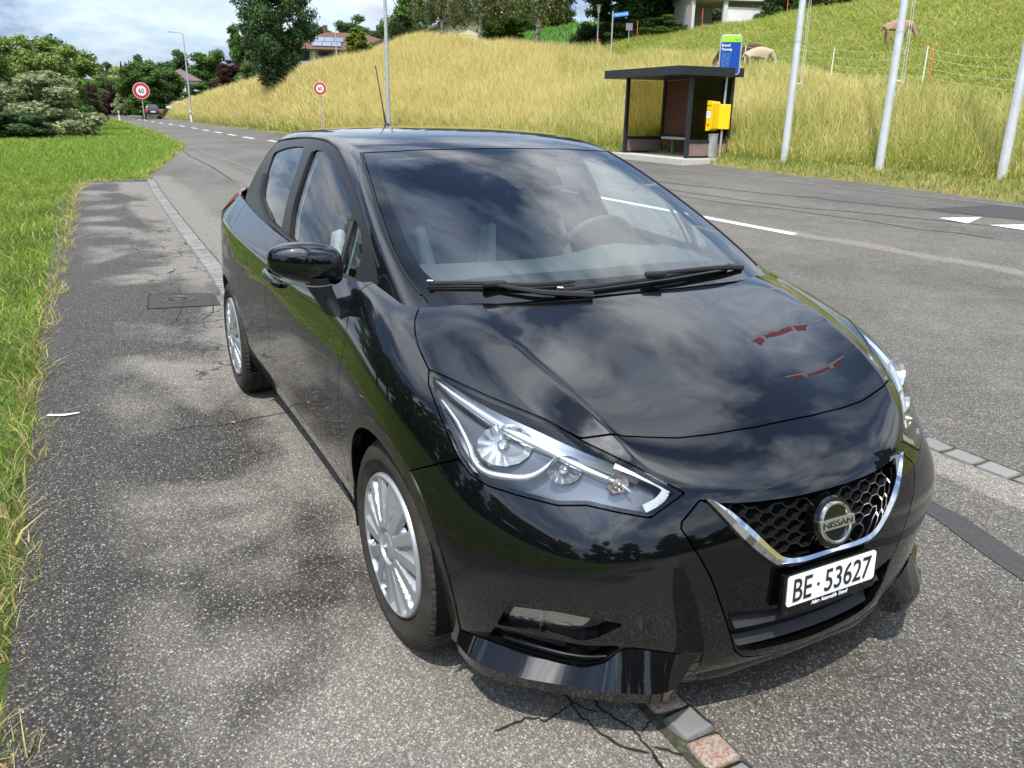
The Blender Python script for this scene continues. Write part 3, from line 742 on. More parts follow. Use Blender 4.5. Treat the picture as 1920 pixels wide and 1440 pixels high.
# front spoiler blades
U = [(.344, -.787, .222), (.418, -.754, .232), (.503, -.688, .227), (.590, -.601, .219), (.641, -.543, .239), (.674, -.506, .290), (.712, -.426, .280), (.740, -.337, .262)]
L = [(.312, -.784, .162), (.385, -.762, .142), (.47, -.70, .137), (.55, -.60, .131), (.605, -.535, .130), (.645, -.475, .129), (.685, -.395, .128), (.69, -.345, .135)]
u2 = catm(U, 4); l2 = catm(L, 4); V = []
for a_, b_ in zip(u2, l2):
    nn = Vector((b_[0]+.4, b_[1]*1.1, 0)).normalized()
    Cc = Vector((1.996, -1.516, 1.492)); B_ = Vector(b_); k0 = (1.492-min(.195, a_[2]-.03))/(1.492-b_[2])
    mid = Cc+(B_-Cc)*k0
    V += [Vector(a_)+nn*.003, mid, mid-nn*.012-Vector((0, 0, .035)), mid-nn*.07-Vector((0, 0, .055))]
m = MB().add(V, [(j*4+k, (j+1)*4+k, (j+1)*4+k+1, j*4+k+1) for j in range(len(u2)-1) for k in range(3)]+[(0, 1, 2, 3), tuple(4*(len(u2)-1)+k for k in (3, 2, 1, 0))])
both('spoiler_blade', m, MT['paint'], smooth=True, sharp=24)
for hh_, rr_ in ((0, .0028),):
    q = [surf((p[0], -p[1], p[2]), .003)[0] for p in catm([(.475, .728, .265), (.55, .655, .261), (.61, .595, .257), (.65, .540, .266)], 6)]
    both('slot_edge', MB().tube(q, rr_, 6), GLOSS, smooth=True)
V = []; cl = catm([(.672, -.37, .152), (.705, -.25, .150), (.715, -.12, .155), (.72, 0, .157), (.715, .12, .155), (.705, .25, .150), (.672, .37, .152)], 4)
for p_ in cl: V += [Vector(p_)+Vector((.020, 0, .055)), Vector(p_)+Vector((.028, 0, .03)), Vector(p_)+Vector((.014, 0, 0)), Vector(p_)-Vector((.10, 0, 0))]
MB().add(V, [(j*4+k, (j+1)*4+k, (j+1)*4+k+1, j*4+k+1) for j in range(len(cl)-1) for k in range(3)]).build('front_lip', MT['paint'], car, smooth=True, sharp=60)
# intake floor slats
for zz, dd in ((.335, .03), (.268, .0)):
    pts = []; m = MB()
    for yy in np.linspace(-.255, .255, 13):
        h, _ = fronthit(yy, zz, -.035+dd*.3); pts.append(h)
    for p0, p1 in zip(pts[:-1], pts[1:]):
        m.add([p0+Vector((0, 0, .008)), p1+Vector((0, 0, .008)), p1+Vector((.02, 0, -.012)), p0+Vector((.02, 0, -.012))], [(0, 1, 2, 3)])
    m.build('intake_slat', MATB, car)

# door mirrors
def mirror_side():
    n1, n2 = 26, 40; V = []
    for i in range(n1+1):
        v = i/n1; th = pi*v      # from inner to outer end along -y
        for k in range(n2):
            a = 2*pi*k/n2; ca, sa = cos(a), sin(a)
            sx = math.copysign(abs(ca)**.75, ca); sz = math.copysign(abs(sa)**.75, sa)
            R = math.sin(th)**.5
            yy = -cos(th)                              # -1 inner .. +1 outer
            hz = .078*(1-.16*(yy+1)/2); hx = .066
            X = (sx*hx if sx > 0 else sx*.038)*R*(1-.25*max(yy, 0))
            V.append((-.53+X-.035*(yy+1)/2, -.917-yy*.110, 1.032+sz*hz*R*(1 if sz > 0 else .80+.0*yy)+.012*yy*(sz < 0)+.008*yy))
    return MB().add(V, [(i*n2+k, i*n2+(k+1) % n2, (i+1)*n2+(k+1) % n2, (i+1)*n2+k) for i in range(n1) for k in range(n2)])
ms = [mirror_side().build('door_mirror', MT['paint'], car, smooth=True, sharp=80)]
mt = MB(); pts = [(-.545, -.885, 1.0), (-.545, -.872, .950), (-.540, -.852, .910), (-.530, -.832, .875)]
for p0, p1, d0, d1 in zip(pts[:-1], pts[1:], (.062, .052, .048), (.052, .048, .06)):
    pass
V = []
for p_, dx, dy in zip(pts, (.095, .080, .075, .090), (.045, .036, .032, .034)):
    V += [Vector(p_)+Vector((cos(2*pi*k/14)*dx*.8, sin(2*pi*k/14)*dy, 0)) for k in range(14)]
mt.add(V, [(i*14+k, i*14+(k+1) % 14, (i+1)*14+(k+1) % 14, (i+1)*14+k) for i in range(3) for k in range(14)])
mt.build('mirror_stem', MATB, ms[0], smooth=True)
# indicator strip on the housing
q = catm([(-.470, -.85, .978), (-.467, -.90, .976), (-.474, -.955, .985), (-.495, -1.0, 1.0), (-.53, -1.025, 1.012)], 5)
MB().tube(q, .003, 6).build('mirror_trim', pm('trim_strip', (.10, .105, .11), .15, .5, coat=1), ms[0], smooth=True)

# door handles
for hx in (-1.30, -2.10):
    if hx < -2: continue
    h0, n0 = surf((hx+.11, -.86, .838)); h1, n1 = surf((hx, -.86, .850)); h2, n2 = surf((hx-.11, -.86, .862))
    q = [h0+n0*.004, h0*.7+h1*.3+n0*.022, h1+n1*.028, h1*.3+h2*.7+n2*.024, h2+n2*.006]
    q = catm(q, 5); both('door_handle', MB().tube(q, [.010+.004*sin(pi*i/(len(q)-1)) for i in range(len(q))], 10), MT['paint'], smooth=True)
# waist seals
def seal(name, pts, r, mat, T=None, off=.001, n=5):
    q = [surf(p, off, T)[0] for p in catm(pts, n)]
    both(name, MB().tube(q, r, 6), mat, smooth=True)
seal('waist_seal', [(-.50, -.752, .966), (-.70, -.766, .966), (-1.1, -.776, .980), (-1.5, -.777, 1.000), (-1.72, -.775, 1.012), (-1.9, -.765, 1.045), (-2.08, -.745, 1.10), (-2.18, -.70, 1.19)], .011, MATB, bvc)
seal('roof_ditch', [(-.44, -.70, 1.02), (-.735, -.67, 1.171), (-.922, -.641, 1.247), (-1.155, -.608, 1.327), (-1.295, -.598, 1.360), (-1.512, -.6, 1.379), (-1.955, -.6, 1.36), (-2.3, -.58, 1.33)], .0045, RUB, bvc, 0)
seal('window_divider', [(-.745, -.69, 1.125), (-.72, -.72, 1.06), (-.695, -.755, .97)], .011, PIL, bvc, -.001)
seal('window_seal', [(-1.353, -.775, 1.0), (-1.405, -.75, 1.09), (-1.43, -.70, 1.20), (-1.475, -.64, 1.33)], .006, RUB, bvc, 0)
seal('windscreen_seal', [(-1.085, -.553, 1.339), (-.949, -.581, 1.293), (-.727, -.622, 1.202), (-.514, -.654, 1.106), (-.418, -.663, 1.062), (-.337, -.666, 1.026), (-.277, -.662, 1.0), (-.225, -.655, .975)], .004, RUB, bvc, 0)
# cowl and wipers
x, y, z = ax(LOWA); s = poly_sd(x, y, [(.03, -.3), (.03, 0), (.015, .209), (-.03, .393), (-.115, .53), (-.235, .625), (-.5, .625), (-.5, -.3)]); s = np.where(z > .80, s, -1.)
cwM, _ = split(LOWA, s); panel('cowl', inset(cwM, .028), MATB, car, rim=0)
def wiper(bl, arm, knob):
    b_ = [surf(p, .013, bvc)[0] for p in catm(bl, 6)]
    w = MB().tube(b_, [.003]+[.0062]*(len(b_)-2)+[.003], 6).build('wiper', MATB, car)
    MB().tube([p-Vector((0, 0, .012)) for p in b_], .003, 4).build('blade_rubber', RUB, w)
    a_ = [Vector(p) for p in catm(arm, 4)]
    MB().tube(a_, [.005+.006*i/(len(a_)-1) for i in range(len(a_))], 6).build('wiper_arm', MATB, w)
    MB().box(knob, (.022, .070, .018), rz=-.2).build('blade_clip', MATB, w, bevel=.006)
    MB().box(b_[0]+(b_[1]-b_[0])*.6+Vector((.004, 0, .009)), (.010, .018, .002), rz=-.6).build('blade_mark', pm('white_print', (.75, .75, .78), .4), w)
wiper([(-.245, -.628, .995), (-.17, -.5, 1.0), (-.10, -.36, 1.0), (-.075, -.22, 1.0)], [(-.125, -.45, 1.010), (-.05, -.34, .994), (.0, -.20, .985)], (-.135, -.46, 1.013))
wiper([(-.045, -.30, 1.0), (-.035, -.12, 1.0), (-.05, .12, 1.0), (-.10, .36, 1.0), (-.135, .44, 1.0)], [(-.035, .06, 1.025), (-.05, .2, 1.022), (-.09, .38, 1.012), (-.135, .50, .995)], (-.032, .05, 1.023))
# bonnet washer jets, antenna
ah, an = surf((-2.38, 0, 1.42), 0, bvc)
an_ = MB().lathe([(.032, -.004), (.030, .004), (.018, .020), (.009, .034), (.0, .036)], 20, Matrix.Translation(ah)).build('antenna', MATB, car, smooth=True)
MB().tube([ah+Vector((-.01, 0, .02)), ah+Vector((-.05, 0, .10)), ah+Vector((-.155, 0, .325))], [.008, .0035, .0028], 6).build('antenna_rod', RUB, an_)
# gap cover on the bonnet (folded sensor bezel), tow hook cover
# interior
INT = pm('cabin_plastic', (.065, .075, .076), .7); SEA = pm('seat_fabric', (.05, .054, .06), .9, noise=.3, nscale=80); SEL = pm('seat_panel', (.45, .47, .46), .9)
m = MB(); V = []; xs = [-.10, -.25, -.5, -.72, -.80, -.82]; zz = [.95, .955, .97, .965, .93, .80]
for xv, zv in zip(xs, zz):
    for yv in np.linspace(-.70, .70, 15): V.append((xv-.12*(abs(yv)/.7)**2, yv, zv+.035*math.exp(-((yv-.36)/.17)**2)*(xv < -.4)))
m.add(V, [(i*15+k, i*15+k+1, (i+1)*15+k+1, (i+1)*15+k) for i in range(5) for k in range(14)]).build('dashboard', INT, car, smooth=True)
T = Matrix.Translation((-.86, .36, .93))@Matrix.Rotation(radians(-65), 4, 'Y')
mm = MB(); mm.tube([T@Vector((.183*cos(2*pi*k/40), .183*sin(2*pi*k/40), 0)) for k in range(41)], .014, 8, cap=False)
mm.tube([T@Vector((0, -.175, 0)), T@Vector((0, .175, 0))], .018, 6); mm.tube([T@Vector((0, 0, -.0)), T@Vector((-.175, 0, 0))], .018, 6); mm.lathe([(0, .02), (.05, .015), (.07, -.02)], 16, T)
mm.build('steering_wheel', pm('wheel_leather', (.03, .03, .032), .45), car, smooth=True)
def seat(yc, xc, w=.50, hr=True):
    m = MB()
    m.box((xc+.25, yc, .50), (.50, w, .16), m=0); m.box((xc-.06, yc, .80), (.14, w-.06, .56), R=Matrix.Rotation(radians(-14), 3, 'Y'), top=(.8, .72))
    o = m.build('seat', SEA, car, bevel=.035)
    for s in (-1, 1): MB().box((xc-.02, yc+s*(w/2-.035), .79), (.16, .07, .44), R=Matrix.Rotation(radians(-14), 3, 'Y')@Matrix.Rotation(radians(s*9), 3, 'X'), top=(.7, .55)).build('side_bolster', SEL, o, bevel=.02)
    if hr: MB().box((xc-.15, yc, 1.16), (.10, .26, .17), R=Matrix.Rotation(radians(-10), 3, 'Y'), top=(.8, .75)).build('headrest', SEA, o, bevel=.03)
seat(-.36, -1.42); seat(.36, -1.42)
MB().box((-2.28, 0, .74), (.16, 1.22, .60), R=Matrix.Rotation(radians(-18), 3, 'Y')).box((-2.0, 0, .50), (.5, 1.25, .16)).build('rear_seat', SEA, car, bevel=.04)
for yy in (-.36, 0, .36): MB().box((-2.42, yy, 1.10), (.08, .22, .14)).build('rear_headrest', SEA, car, bevel=.03)
MB().box((-1.5, 0, .40), (2.3, 1.50, .04)).build('cabin_floor', SEA, car)
MB().box((-2.86, 0, .80), (.42, 1.30, .52)).build('boot_trim', SEA, car)
for s in (-1, 1): MB().box((-1.42, s*.785, .66), (1.9, .03, .56)).build('door_card', INT, car, bevel=.01)
MB().box((-.745, .0, 1.205), (.04, .235, .065), R=Matrix.Rotation(radians(12), 3, 'Y')).build('interior_mirror', GLOSS, car, bevel=.012)
mm = MB().box((-.875, 0, 1.255), (.10, .33, .05), R=Matrix.Rotation(radians(20), 3, 'Y')).build('sensor_housing', MATB, car, bevel=.015)
HILL = [((-145, 9.2, 0.2), (-150, 10, .85)), ((-94.97, 9.2, 0.2), (-99.94, 9.9, 1.51)), ((-66.78, 8.9, 0.19), (-75.16, 10.2, 2.53)), ((-49.64, 8.91, 0.2), (-61.35, 11.53, 3.26)),
 ((-38.83, 9.23, 0.21), (-51.35, 12.77, 3.92)), ((-33.11, 10.03, 0.24), (-46.36, 14.56, 4.29)), ((-30.74, 10.6, 0.26), (-44.39, 15.79, 4.95)),
 ((-29.28, 10.95, 0.28), (-43.18, 16.58, 5.14)), ((-26.02, 11.73, 0.31), (-40.5, 18.55, 4.76)), ((-22.96, 12.27, 0.33), (-38.5, 20.68, 4.50)),
 ((-20.79, 13.01, 0.36), (-37.6, 23.5, 4.50)), ((-18.1, 13.13, 0.36), (-36.1, 25.77, 5.27)), ((-16.17, 13.14, 0.36), (-34.54, 27.31, 5.56)),
 ((-12.87, 12.38, 0.33), (-31.63, 28.92, 5.93)), ((-11.01, 12.15, 0.32), (-29.76, 30.53, 6.28)), ((-9.01, 12.04, 0.32), (-27.59, 32.99, 6.87)),
 ((-6.93, 11.6, 0.3), (-23.94, 33.85, 7.38)), ((-5.0, 11.26, 0.29), (-20.13, 34.85, 7.97)), ((-2.87, 10.85, 0.27), (-15.36, 35.95, 8.42)),
 ((2, 10.3, .25), (-2, 37, 8.5)), ((14, 9.8, .24), (14, 38, 8.5)), ((40, 9.5, .24), (42, 38, 8.5))]
def sp_(t): return (t+np.sqrt(t*t+1))/2
def hh(x, y): return .040*(sp_(y-4)-sp_(y-15))
_hf = np.array([a for a, b in HILL], float); _hr = np.array([b for a, b in HILL], float)
_hu = np.linspace(0, 1, len(HILL))
def hillpt(u, t):
    """u along the road 0..1, t up the slope: 0 road edge, 1 ridge"""
    u = np.asarray(u, float); t = np.asarray(t, float)
    f = np.stack([np.interp(u, _hu, _hf[:, k]) for k in range(3)], -1); r = np.stack([np.interp(u, _hu, _hr[:, k]) for k in range(3)], -1)
    P = f+(r-f)*t[..., None]
    g = np.where(t <= 1, np.clip(t, 0, None)**1.07, 1-.25*(t-1))
    P[..., 2] = f[..., 2]+(r[..., 2]-f[..., 2])*g+.06*np.sin(P[..., 0]*1.3+P[..., 1]*.7)*np.clip(t*3, 0, 1)*np.clip((1.5-t)*2, 0, 1)
    return P
TREES = [
 ('mid', -67.94, -4.57, -0.32, 6.15, 5.04, 'leafy green tree between the two open-crowned trees at the left edge'),
 ('dark', -78.0, -1.62, -0.22, 5.55, 4.19, 'dark green tree filling the gap behind the right shoulder of the willow bush'),
 ('mid', -107.98, 0.82, 0.1, 4.16, 3.6, 'green shrub beside the left purple beech, near the road'),
 ('dark', -167.61, 10.02, 0.36, 7.61, 6.68, 'dark tree behind the slim lamp pole at the far bend'),
 ('airy', -59.98, -3.13, -0.1, 7.01, 6.09, 'tall pale-leaved tree with open airy crown at the far left edge of the road'),
 ('mid', -55.88, -5.25, -0.31, 6.09, 4.93, 'open-crowned tree cut off by the left edge, beside the tall airy one'),
 ('olive', -47.98, -2.95, 0.1, 3.88, 5.4, 'grey-green willow bush, rounded, standing at the lawn edge'),
 ('dark', -43.93, -4.11, -0.17, 2.2, 3.91, 'low dark green shrub at the foot of the willow bush, at the left edge'),
 ('mid', -56.0, -1.41, 0.07, 2.31, 2.66, 'low bright green shrub right of the willow bush'),
 ('mid', -70.0, -2.21, -0.13, 7.35, 5.28, 'full mid-green tree rising behind the willow bush'),
 ('copper', -90.0, -0.29, 0.02, 5.56, 3.73, 'dark purple-leaved beech left of the road bend'),
 ('mid', -147.95, 2.52, 0.4, 6.6, 5.89, 'small green tree right behind the left purple beech'),
 ('pale', -162.84, 5.93, 0.33, 9.04, 9.72, 'pale green poplar-like tree at the far bend of the road'),
 ('spruce', -147.76, 7.09, 0.95, 7.46, 1.47, 'leftmost and tallest of three slim dark spruces at the far bend'),
 ('spruce', -149.72, 7.83, 0.95, 7.34, 1.39, 'middle one of three slim dark spruces at the far bend'),
 ('spruce', -151.68, 8.51, 0.95, 7.77, 1.41, 'rightmost of three slim dark spruces at the far bend'),
 ('copper', -132.87, 4.5, 0.47, 4.51, 3.0, 'small purple-leaved tree below the pale poplar'),
 ('olive', -125.82, 5.43, 0.47, 3.69, 2.85, 'grey-green garden bush near the far lamp post'),
 ('mid', -137.91, 3.5, 0.34, 3.12, 2.57, 'light green garden bush at the road bend'),
 ('oak', -115.57, 8.58, 0.61, 6.57, 8.65, 'broad dark green tree directly behind the leaning speed sign'),
 ('mid', -107.74, 6.16, 0.64, 2.9, 2.88, 'reddish-green hedge bush left of the broad dark tree'),
 ('dark', -201.63, 22.14, 3.3, 8.73, 10.73, 'round tree behind the purple-roofed house'),
 ('dark', -195.96, 27.0, 3.71, 8.47, 11.78, 'wide dark tree top between lamp post and purple beech'),
 ('mid', -101.1, 12.19, 2.05, 2.5, 3.54, 'leafy garden bush just right of the tall leaning lamp post'),
 ('copper', -108.45, 17.11, 3.66, 4.21, 4.69, 'dark purple-leaved tree above the golden slope'),
 ('olive', -96.79, 14.02, 2.85, 1.54, 1.7, 'small grey bush in front of the purple tree on the slope'),
 ('pale', -84.65, 13.87, 3.02, 1.84, 1.61, 'whitish flowering shrub on the slope crest'),
 ('mid', -88.45, 15.35, 3.2, 3.29, 2.65, 'narrow green tree left of the ivy-clad column tree'),
 ('column', -56.58, 11.47, 2.82, 7.57, 5.18, 'massive ivy-dark tree standing like a column on the slope'),
 ('dark', -142.92, 37.19, 9.41, 6.88, 7.46, 'dark wood-edge tree behind the solar-panel roof'),
 ('dark', -141.43, 42.41, 9.56, 8.22, 8.25, 'tallest of the wood-edge trees behind the solar-panel roof'),
 ('mid', -153.19, 37.44, 9.87, 6.28, 6.28, 'wood-edge tree beside the ivy-clad column tree'),
 ('dark', -138.11, 46.16, 9.57, 5.57, 5.81, 'wood-edge tree just left of the near lamp post'),
 ('dark', -140.69, 50.88, 9.88, 7.4, 7.96, 'wood-edge tree just right of the near lamp post'),
 ('dark', -137.53, 53.55, 9.85, 6.5, 6.87, 'wood-edge tree left of the birches'),
 ('conifer', -64.8, 19.43, 4.64, 3.1, 3.48, 'bright yellow-green cypress beside the solar-panel house'),
 ('pale', -61.09, 17.86, 4.45, 1.15, 1.38, 'small light shrub in front of the yellow-green cypress'),
 ('mid', -66.4, 20.97, 4.84, 1.45, 1.6, 'low dark shrub right of the yellow-green cypress'),
 ('thuja', -71.32, 25.11, 5.79, 3.2, 1.53, 'narrow clipped thuja right of the near lamp post'),
 ('mid', -72.71, 27.1, 6.11, 2.05, 2.3, 'green shrub left of the first birch'),
 ('birch', -51.48, 20.95, 5.21, 6.52, 4.48, 'left weeping birch with grey-green hanging twigs'),
 ('birch', -45.04, 20.67, 4.87, 6.93, 4.36, 'right weeping birch with pale trunk above the yellow house'),
 ('oak', -53.27, 26.58, 5.76, 2.68, 4.46, 'spreading old fruit tree with forked trunk beside the yellow house'),
 ('birch', -41.72, 22.76, 4.63, 7.85, 4.91, 'tall leaning birch with dark bare trunk at the lane'),
 ('conifer', -72.02, 40.28, 7.41, 3.76, 1.89, 'small cone-shaped conifer above the green meadow'),
 ('dark', -92.94, 54.05, 9.91, 5.79, 5.18, 'dark tree on the skyline above the green meadow'),
 ('dark', -104.07, 54.61, 9.79, 6.75, 5.5, 'skyline tree behind the spreading fruit tree'),
 ('walnut', -39.25, 26.75, 5.41, 7.08, 7.04, 'huge dense walnut tree behind the street name sign'),
 ('walnut', -52.52, 42.4, 8.82, 8.68, 8.7, 'dark tree towering behind the concrete garage'),
 ('mid', -36.3, 27.42, 5.69, 1.25, 2.64, 'ivy-covered hedge bush left of the concrete garage'),
 ('mid', -37.46, 24.03, 4.59, 0.63, 1.85, 'yellowish low shrub at the foot of the street name sign'),
 ('dark', -32.87, 32.91, 6.22, 3.39, 2.69, 'dark overhanging bush right of the concrete garage'),
 ('pale', -31.92, 33.85, 6.56, 2.51, 2.69, 'bright green bush right of the overhanging one'),
 ('mid', -33.1, 34.1, 6.72, 2.78, 3.6, 'dry-leaved brown-green bush at the top of the mown slope'),
 ('dark', -34.18, 38.58, 7.65, 4.52, 6.01, 'large bush at the upper frame edge between the first two flagpoles'),
]
# ---------------------------------------------------------------- ground, road, hill
RNG = np.random.RandomState(7)
def N_(t, kind, **k):
    n = t.nodes.new(kind)
    for a, v in k.items():
        if a in ('operation', 'data_type', 'blend_type', 'feature', 'distance', 'interpolation_type'): setattr(n, a, v)
        else: n.inputs[a].default_value = v
    return n
class NT:
    def __init__(s, name): s.m, s.t, s.b, s.o = nt_new(name); s.tc = s.t.nodes.new('ShaderNodeTexCoord').outputs['Object']
    def L(s, a, b): s.t.links.new(a, b)
    def map(s, sc=(1, 1, 1), loc=(0, 0, 0), rot=(0, 0, 0)):
        n = s.t.nodes.new('ShaderNodeMapping'); n.inputs['Scale'].default_value = sc; n.inputs['Location'].default_value = loc; n.inputs['Rotation'].default_value = rot; s.L(s.tc, n.inputs[0]); return n.outputs[0]
    def noise(s, scale, detail=4, rough=.5, dist=0, vec=None):
        n = N_(s.t, 'ShaderNodeTexNoise'); n.inputs['Scale'].default_value = scale; n.inputs['Detail'].default_value = detail; n.inputs['Roughness'].default_value = rough; n.inputs['Distortion'].default_value = dist
        s.L(vec if vec else s.tc, n.inputs['Vector']); return n.outputs['Fac']
    def vor(s, scale, out='Distance', feature='F1', vec=None, rand=1):
        n = N_(s.t, 'ShaderNodeTexVoronoi'); n.feature = feature; n.inputs['Scale'].default_value = scale; n.inputs['Randomness'].default_value = rand
        s.L(vec if vec else s.tc, n.inputs['Vector']); return n.outputs[out]
    def ramp(s, f, stops):
        r = s.t.nodes.new('ShaderNodeValToRGB'); e = r.color_ramp.elements
        while len(e) < len(stops): e.new(.5)
        for el, (p, c) in zip(e, stops): el.position = p; el.color = (*c, 1) if isinstance(c, (tuple, list)) else (c, c, c, 1)
        s.L(f, r.inputs[0]); return r.outputs[0]
    def math(s, op, a, b=None, clamp=False):
        n = s.t.nodes.new('ShaderNodeMath'); n.operation = op; n.use_clamp = clamp
        for i, v in enumerate((a, b)):
            if v is None: continue
            if isinstance(v, (int, float)): n.inputs[i].default_value = v
            else: s.L(v, n.inputs[i])
        return n.outputs[0]
    def mix(s, f, a, b, bt='MIX'):
        n = s.t.nodes.new('ShaderNodeMix'); n.data_type = 'RGBA'; n.blend_type = bt
        for i, v in ((0, f), (6, a), (7, b)):
            if isinstance(v, (int, float)): n.inputs[i].default_value = v if i == 0 else (v, v, v, 1)
            elif isinstance(v, tuple): n.inputs[i].default_value = (*v, 1)
            else: s.L(v, n.inputs[i])
        return n.outputs[2]
    def sep(s, o=None):
        n = s.t.nodes.new('ShaderNodeSeparateXYZ'); s.L(o or s.tc, n.inputs[0]); return n.outputs
    def band(s, v, a, b, w):
        """1 inside a..b with soft edges w"""
        n = s.t.nodes.new('ShaderNodeMapRange'); n.interpolation_type = 'SMOOTHSTEP'
        for i, x in ((1, a-w), (2, a), (3, 0), (4, 1)): n.inputs[i].default_value = x
        s.L(v, n.inputs[0])
        m = s.t.nodes.new('ShaderNodeMapRange'); m.interpolation_type = 'SMOOTHSTEP'
        for i, x in ((1, b), (2, b+w), (3, 1), (4, 0)): m.inputs[i].default_value = x
        s.L(v, m.inputs[0]); return s.math('MULTIPLY', n.outputs[0], m.outputs[0])
    def out(s, col, rough=.85, h=None, bump=.4, dist=.004, spec=.3):
        if isinstance(col, tuple): s.b.inputs['Base Color'].default_value = (*col, 1)
        else: s.L(col, s.b.inputs['Base Color'])
        if isinstance(rough, (int, float)): s.b.inputs['Roughness'].default_value = rough
        else: s.L(rough, s.b.inputs['Roughness'])
        s.b.inputs['Specular IOR Level'].default_value = spec
        if h is not None:
            n = s.t.nodes.new('ShaderNodeBump'); n.inputs['Strength'].default_value = bump; n.inputs['Distance'].default_value = dist; s.L(h, n.inputs['Height']); s.L(n.outputs[0], s.b.inputs['Normal'])
        return s.m

def asphalt(name, kind):
    s = NT(name); X, Y, Z = s.sep()
    sw = s.noise(14, 3); 
    cell = s.vor(185, 'Color'); cr = s.sep(cell)[0]; cg = s.sep(cell)[1]
    d1 = s.vor(185, 'Distance'); big = s.vor(62, 'Color'); br = s.sep(big)[0]; bd = s.vor(62, 'Distance')
    if kind == 'lay':
        p = s.noise(1.05, 3, .5, .5, s.map((.72, 1.0, 1), (2.3, .4, 0)))
        p2 = s.noise(4.2, 6, .6, .3)
        edge = s.band(Y, -1.33, .2, .35)                       # stays damp along the verge
        m = s.math('MULTIPLY', s.math('ADD', p, s.math('MULTIPLY', s.math('SUBTRACT', p2, .5), .20)), 1.0)
        nearpav = s.math('MULTIPLY', s.band(Y, -.62, 2, .35), .17)
        m = s.math('ADD', m, nearpav)
        dry = s.math('MULTIPLY', s.ramp(m, [(.475, 0.), (.62, 1.)]), edge)
        dk = s.ramp(cr, [(0, (.022, .020, .018)), (.55, (.042, .038, .034)), (.82, (.078, .071, .062)), (.94, (.17, .16, .14)), (1, (.42, .395, .35))])
        lt = s.ramp(cr, [(0, (.145, .134, .117)), (.5, (.205, .190, .166)), (.85, (.30, .28, .245)), (1, (.47, .44, .39))])
    else:
        p = s.noise(.35, 5, .6, .4, s.map((.5, 1.2, 1))); p2 = s.noise(3.5, 6, .6, .3)
        m = s.math('ADD', s.math('MULTIPLY', p, .7), s.math('MULTIPLY', p2, .3))
        dry = s.ramp(m, [(.40, .0), (.62, .50)])
        w1 = s.math('MULTIPLY', s.band(s.math('ADD', Y, s.math('MULTIPLY', s.noise(1.2), .35)), 6.62, 6.78, .12), s.band(X, -5.6, 9, 1.2))     # worn-off line
        w2 = s.math('MULTIPLY', s.band(s.math('ADD', Y, s.math('MULTIPLY', s.noise(.8, 5), .8)), 2.05, 2.45, .35), s.band(X, -40, -12, 4))
        w3 = s.math('MULTIPLY', s.band(s.math('SUBTRACT', Y, s.math('MULTIPLY', s.noise(.5, 4), 1.0)), -.75, -.30, .3), s.band(X, -18, -5, 1.5))
        w4 = s.math('MULTIPLY', s.band(s.math('ADD', Y, s.math('MULTIPLY', s.noise(3, 5), .10)), 1.78, 2.0, .06), s.band(X, -.9, 9, .6))
        w5 = s.math('MULTIPLY', s.band(s.math('ADD', Y, s.math('MULTIPLY', s.noise(1.2, 5), .5)), 4.6, 4.75, .12), s.band(X, -4, 9, 2.2))
        for w, k in ((w1, .8), (w2, .5), (w3, .75), (w4, .95), (w5, .25)): dry = s.math('MAXIMUM', dry, s.math('MULTIPLY', w, k))
        dk = s.ramp(cr, [(0, (.042, .038, .033)), (.5, (.078, .071, .062)), (.8, (.13, .12, .104)), (.93, (.22, .205, .18)), (1, (.44, .41, .36))])
        lt = s.ramp(cr, [(0, (.16, .147, .125)), (.5, (.25, .232, .20)), (.85, (.36, .337, .295)), (1, (.54, .51, .45))])
    col = s.mix(dry, dk, lt)
    # warm brown stones here and there, stains
    col = s.mix(s.ramp(cg, [(.90, 0.), (.96, .55)]), col, (.20, .145, .095))
    st = s.ramp(s.noise(9, 6, .65, .5), [(.60, 1.), (.74, .62)])
    col = s.mix(1.0, col, st, 'MULTIPLY')
    gap = s.ramp(d1, [(.30, 1.), (.62, .45)])
    col = s.mix(.75, col, gap, 'MULTIPLY')
    if kind == 'lay':   # crazing beside the setts
        v = s.t.nodes.new('ShaderNodeTexVoronoi'); v.feature = 'DISTANCE_TO_EDGE'; v.inputs['Scale'].default_value = 4.2
        mv = s.t.nodes.new('ShaderNodeVectorMath'); mv.operation = 'ADD'; cl = s.t.nodes.new('ShaderNodeTexNoise'); cl.inputs['Scale'].default_value = 9; s.L(s.tc, cl.inputs['Vector'])
        sc = s.t.nodes.new('ShaderNodeVectorMath'); sc.operation = 'SCALE'; sc.inputs[3].default_value = .16; s.L(cl.outputs['Color'], sc.inputs[0]); s.L(s.tc, mv.inputs[0]); s.L(sc.outputs[0], mv.inputs[1]); s.L(mv.outputs[0], v.inputs['Vector'])
        ck = s.ramp(v.outputs['Distance'], [(.018, 1.), (.038, 0.)])
        zone = s.math('MULTIPLY', s.band(Y, -1.02, .3, .10), s.band(X, -9.5, -3.2, 1.0))
        ck = s.math('MULTIPLY', ck, zone)
        ck = s.math('MULTIPLY', ck, s.ramp(s.noise(2.2, 2), [(.42, 0.), (.52, 1.)]))
        col = s.mix(ck, col, (.018, .017, .015))
    h = s.math('ADD', s.math('MULTIPLY', d1, -1.), s.math('MULTIPLY', bd, -.5))
    wet = s.math('SUBTRACT', .92, s.math('MULTIPLY', s.math('SUBTRACT', 1., dry), .25))
    return s.out(col, wet, h, .55, .004, .35)
LAYM = asphalt('layby_asphalt', 'lay'); ROADM = asphalt('road_asphalt', 'road')

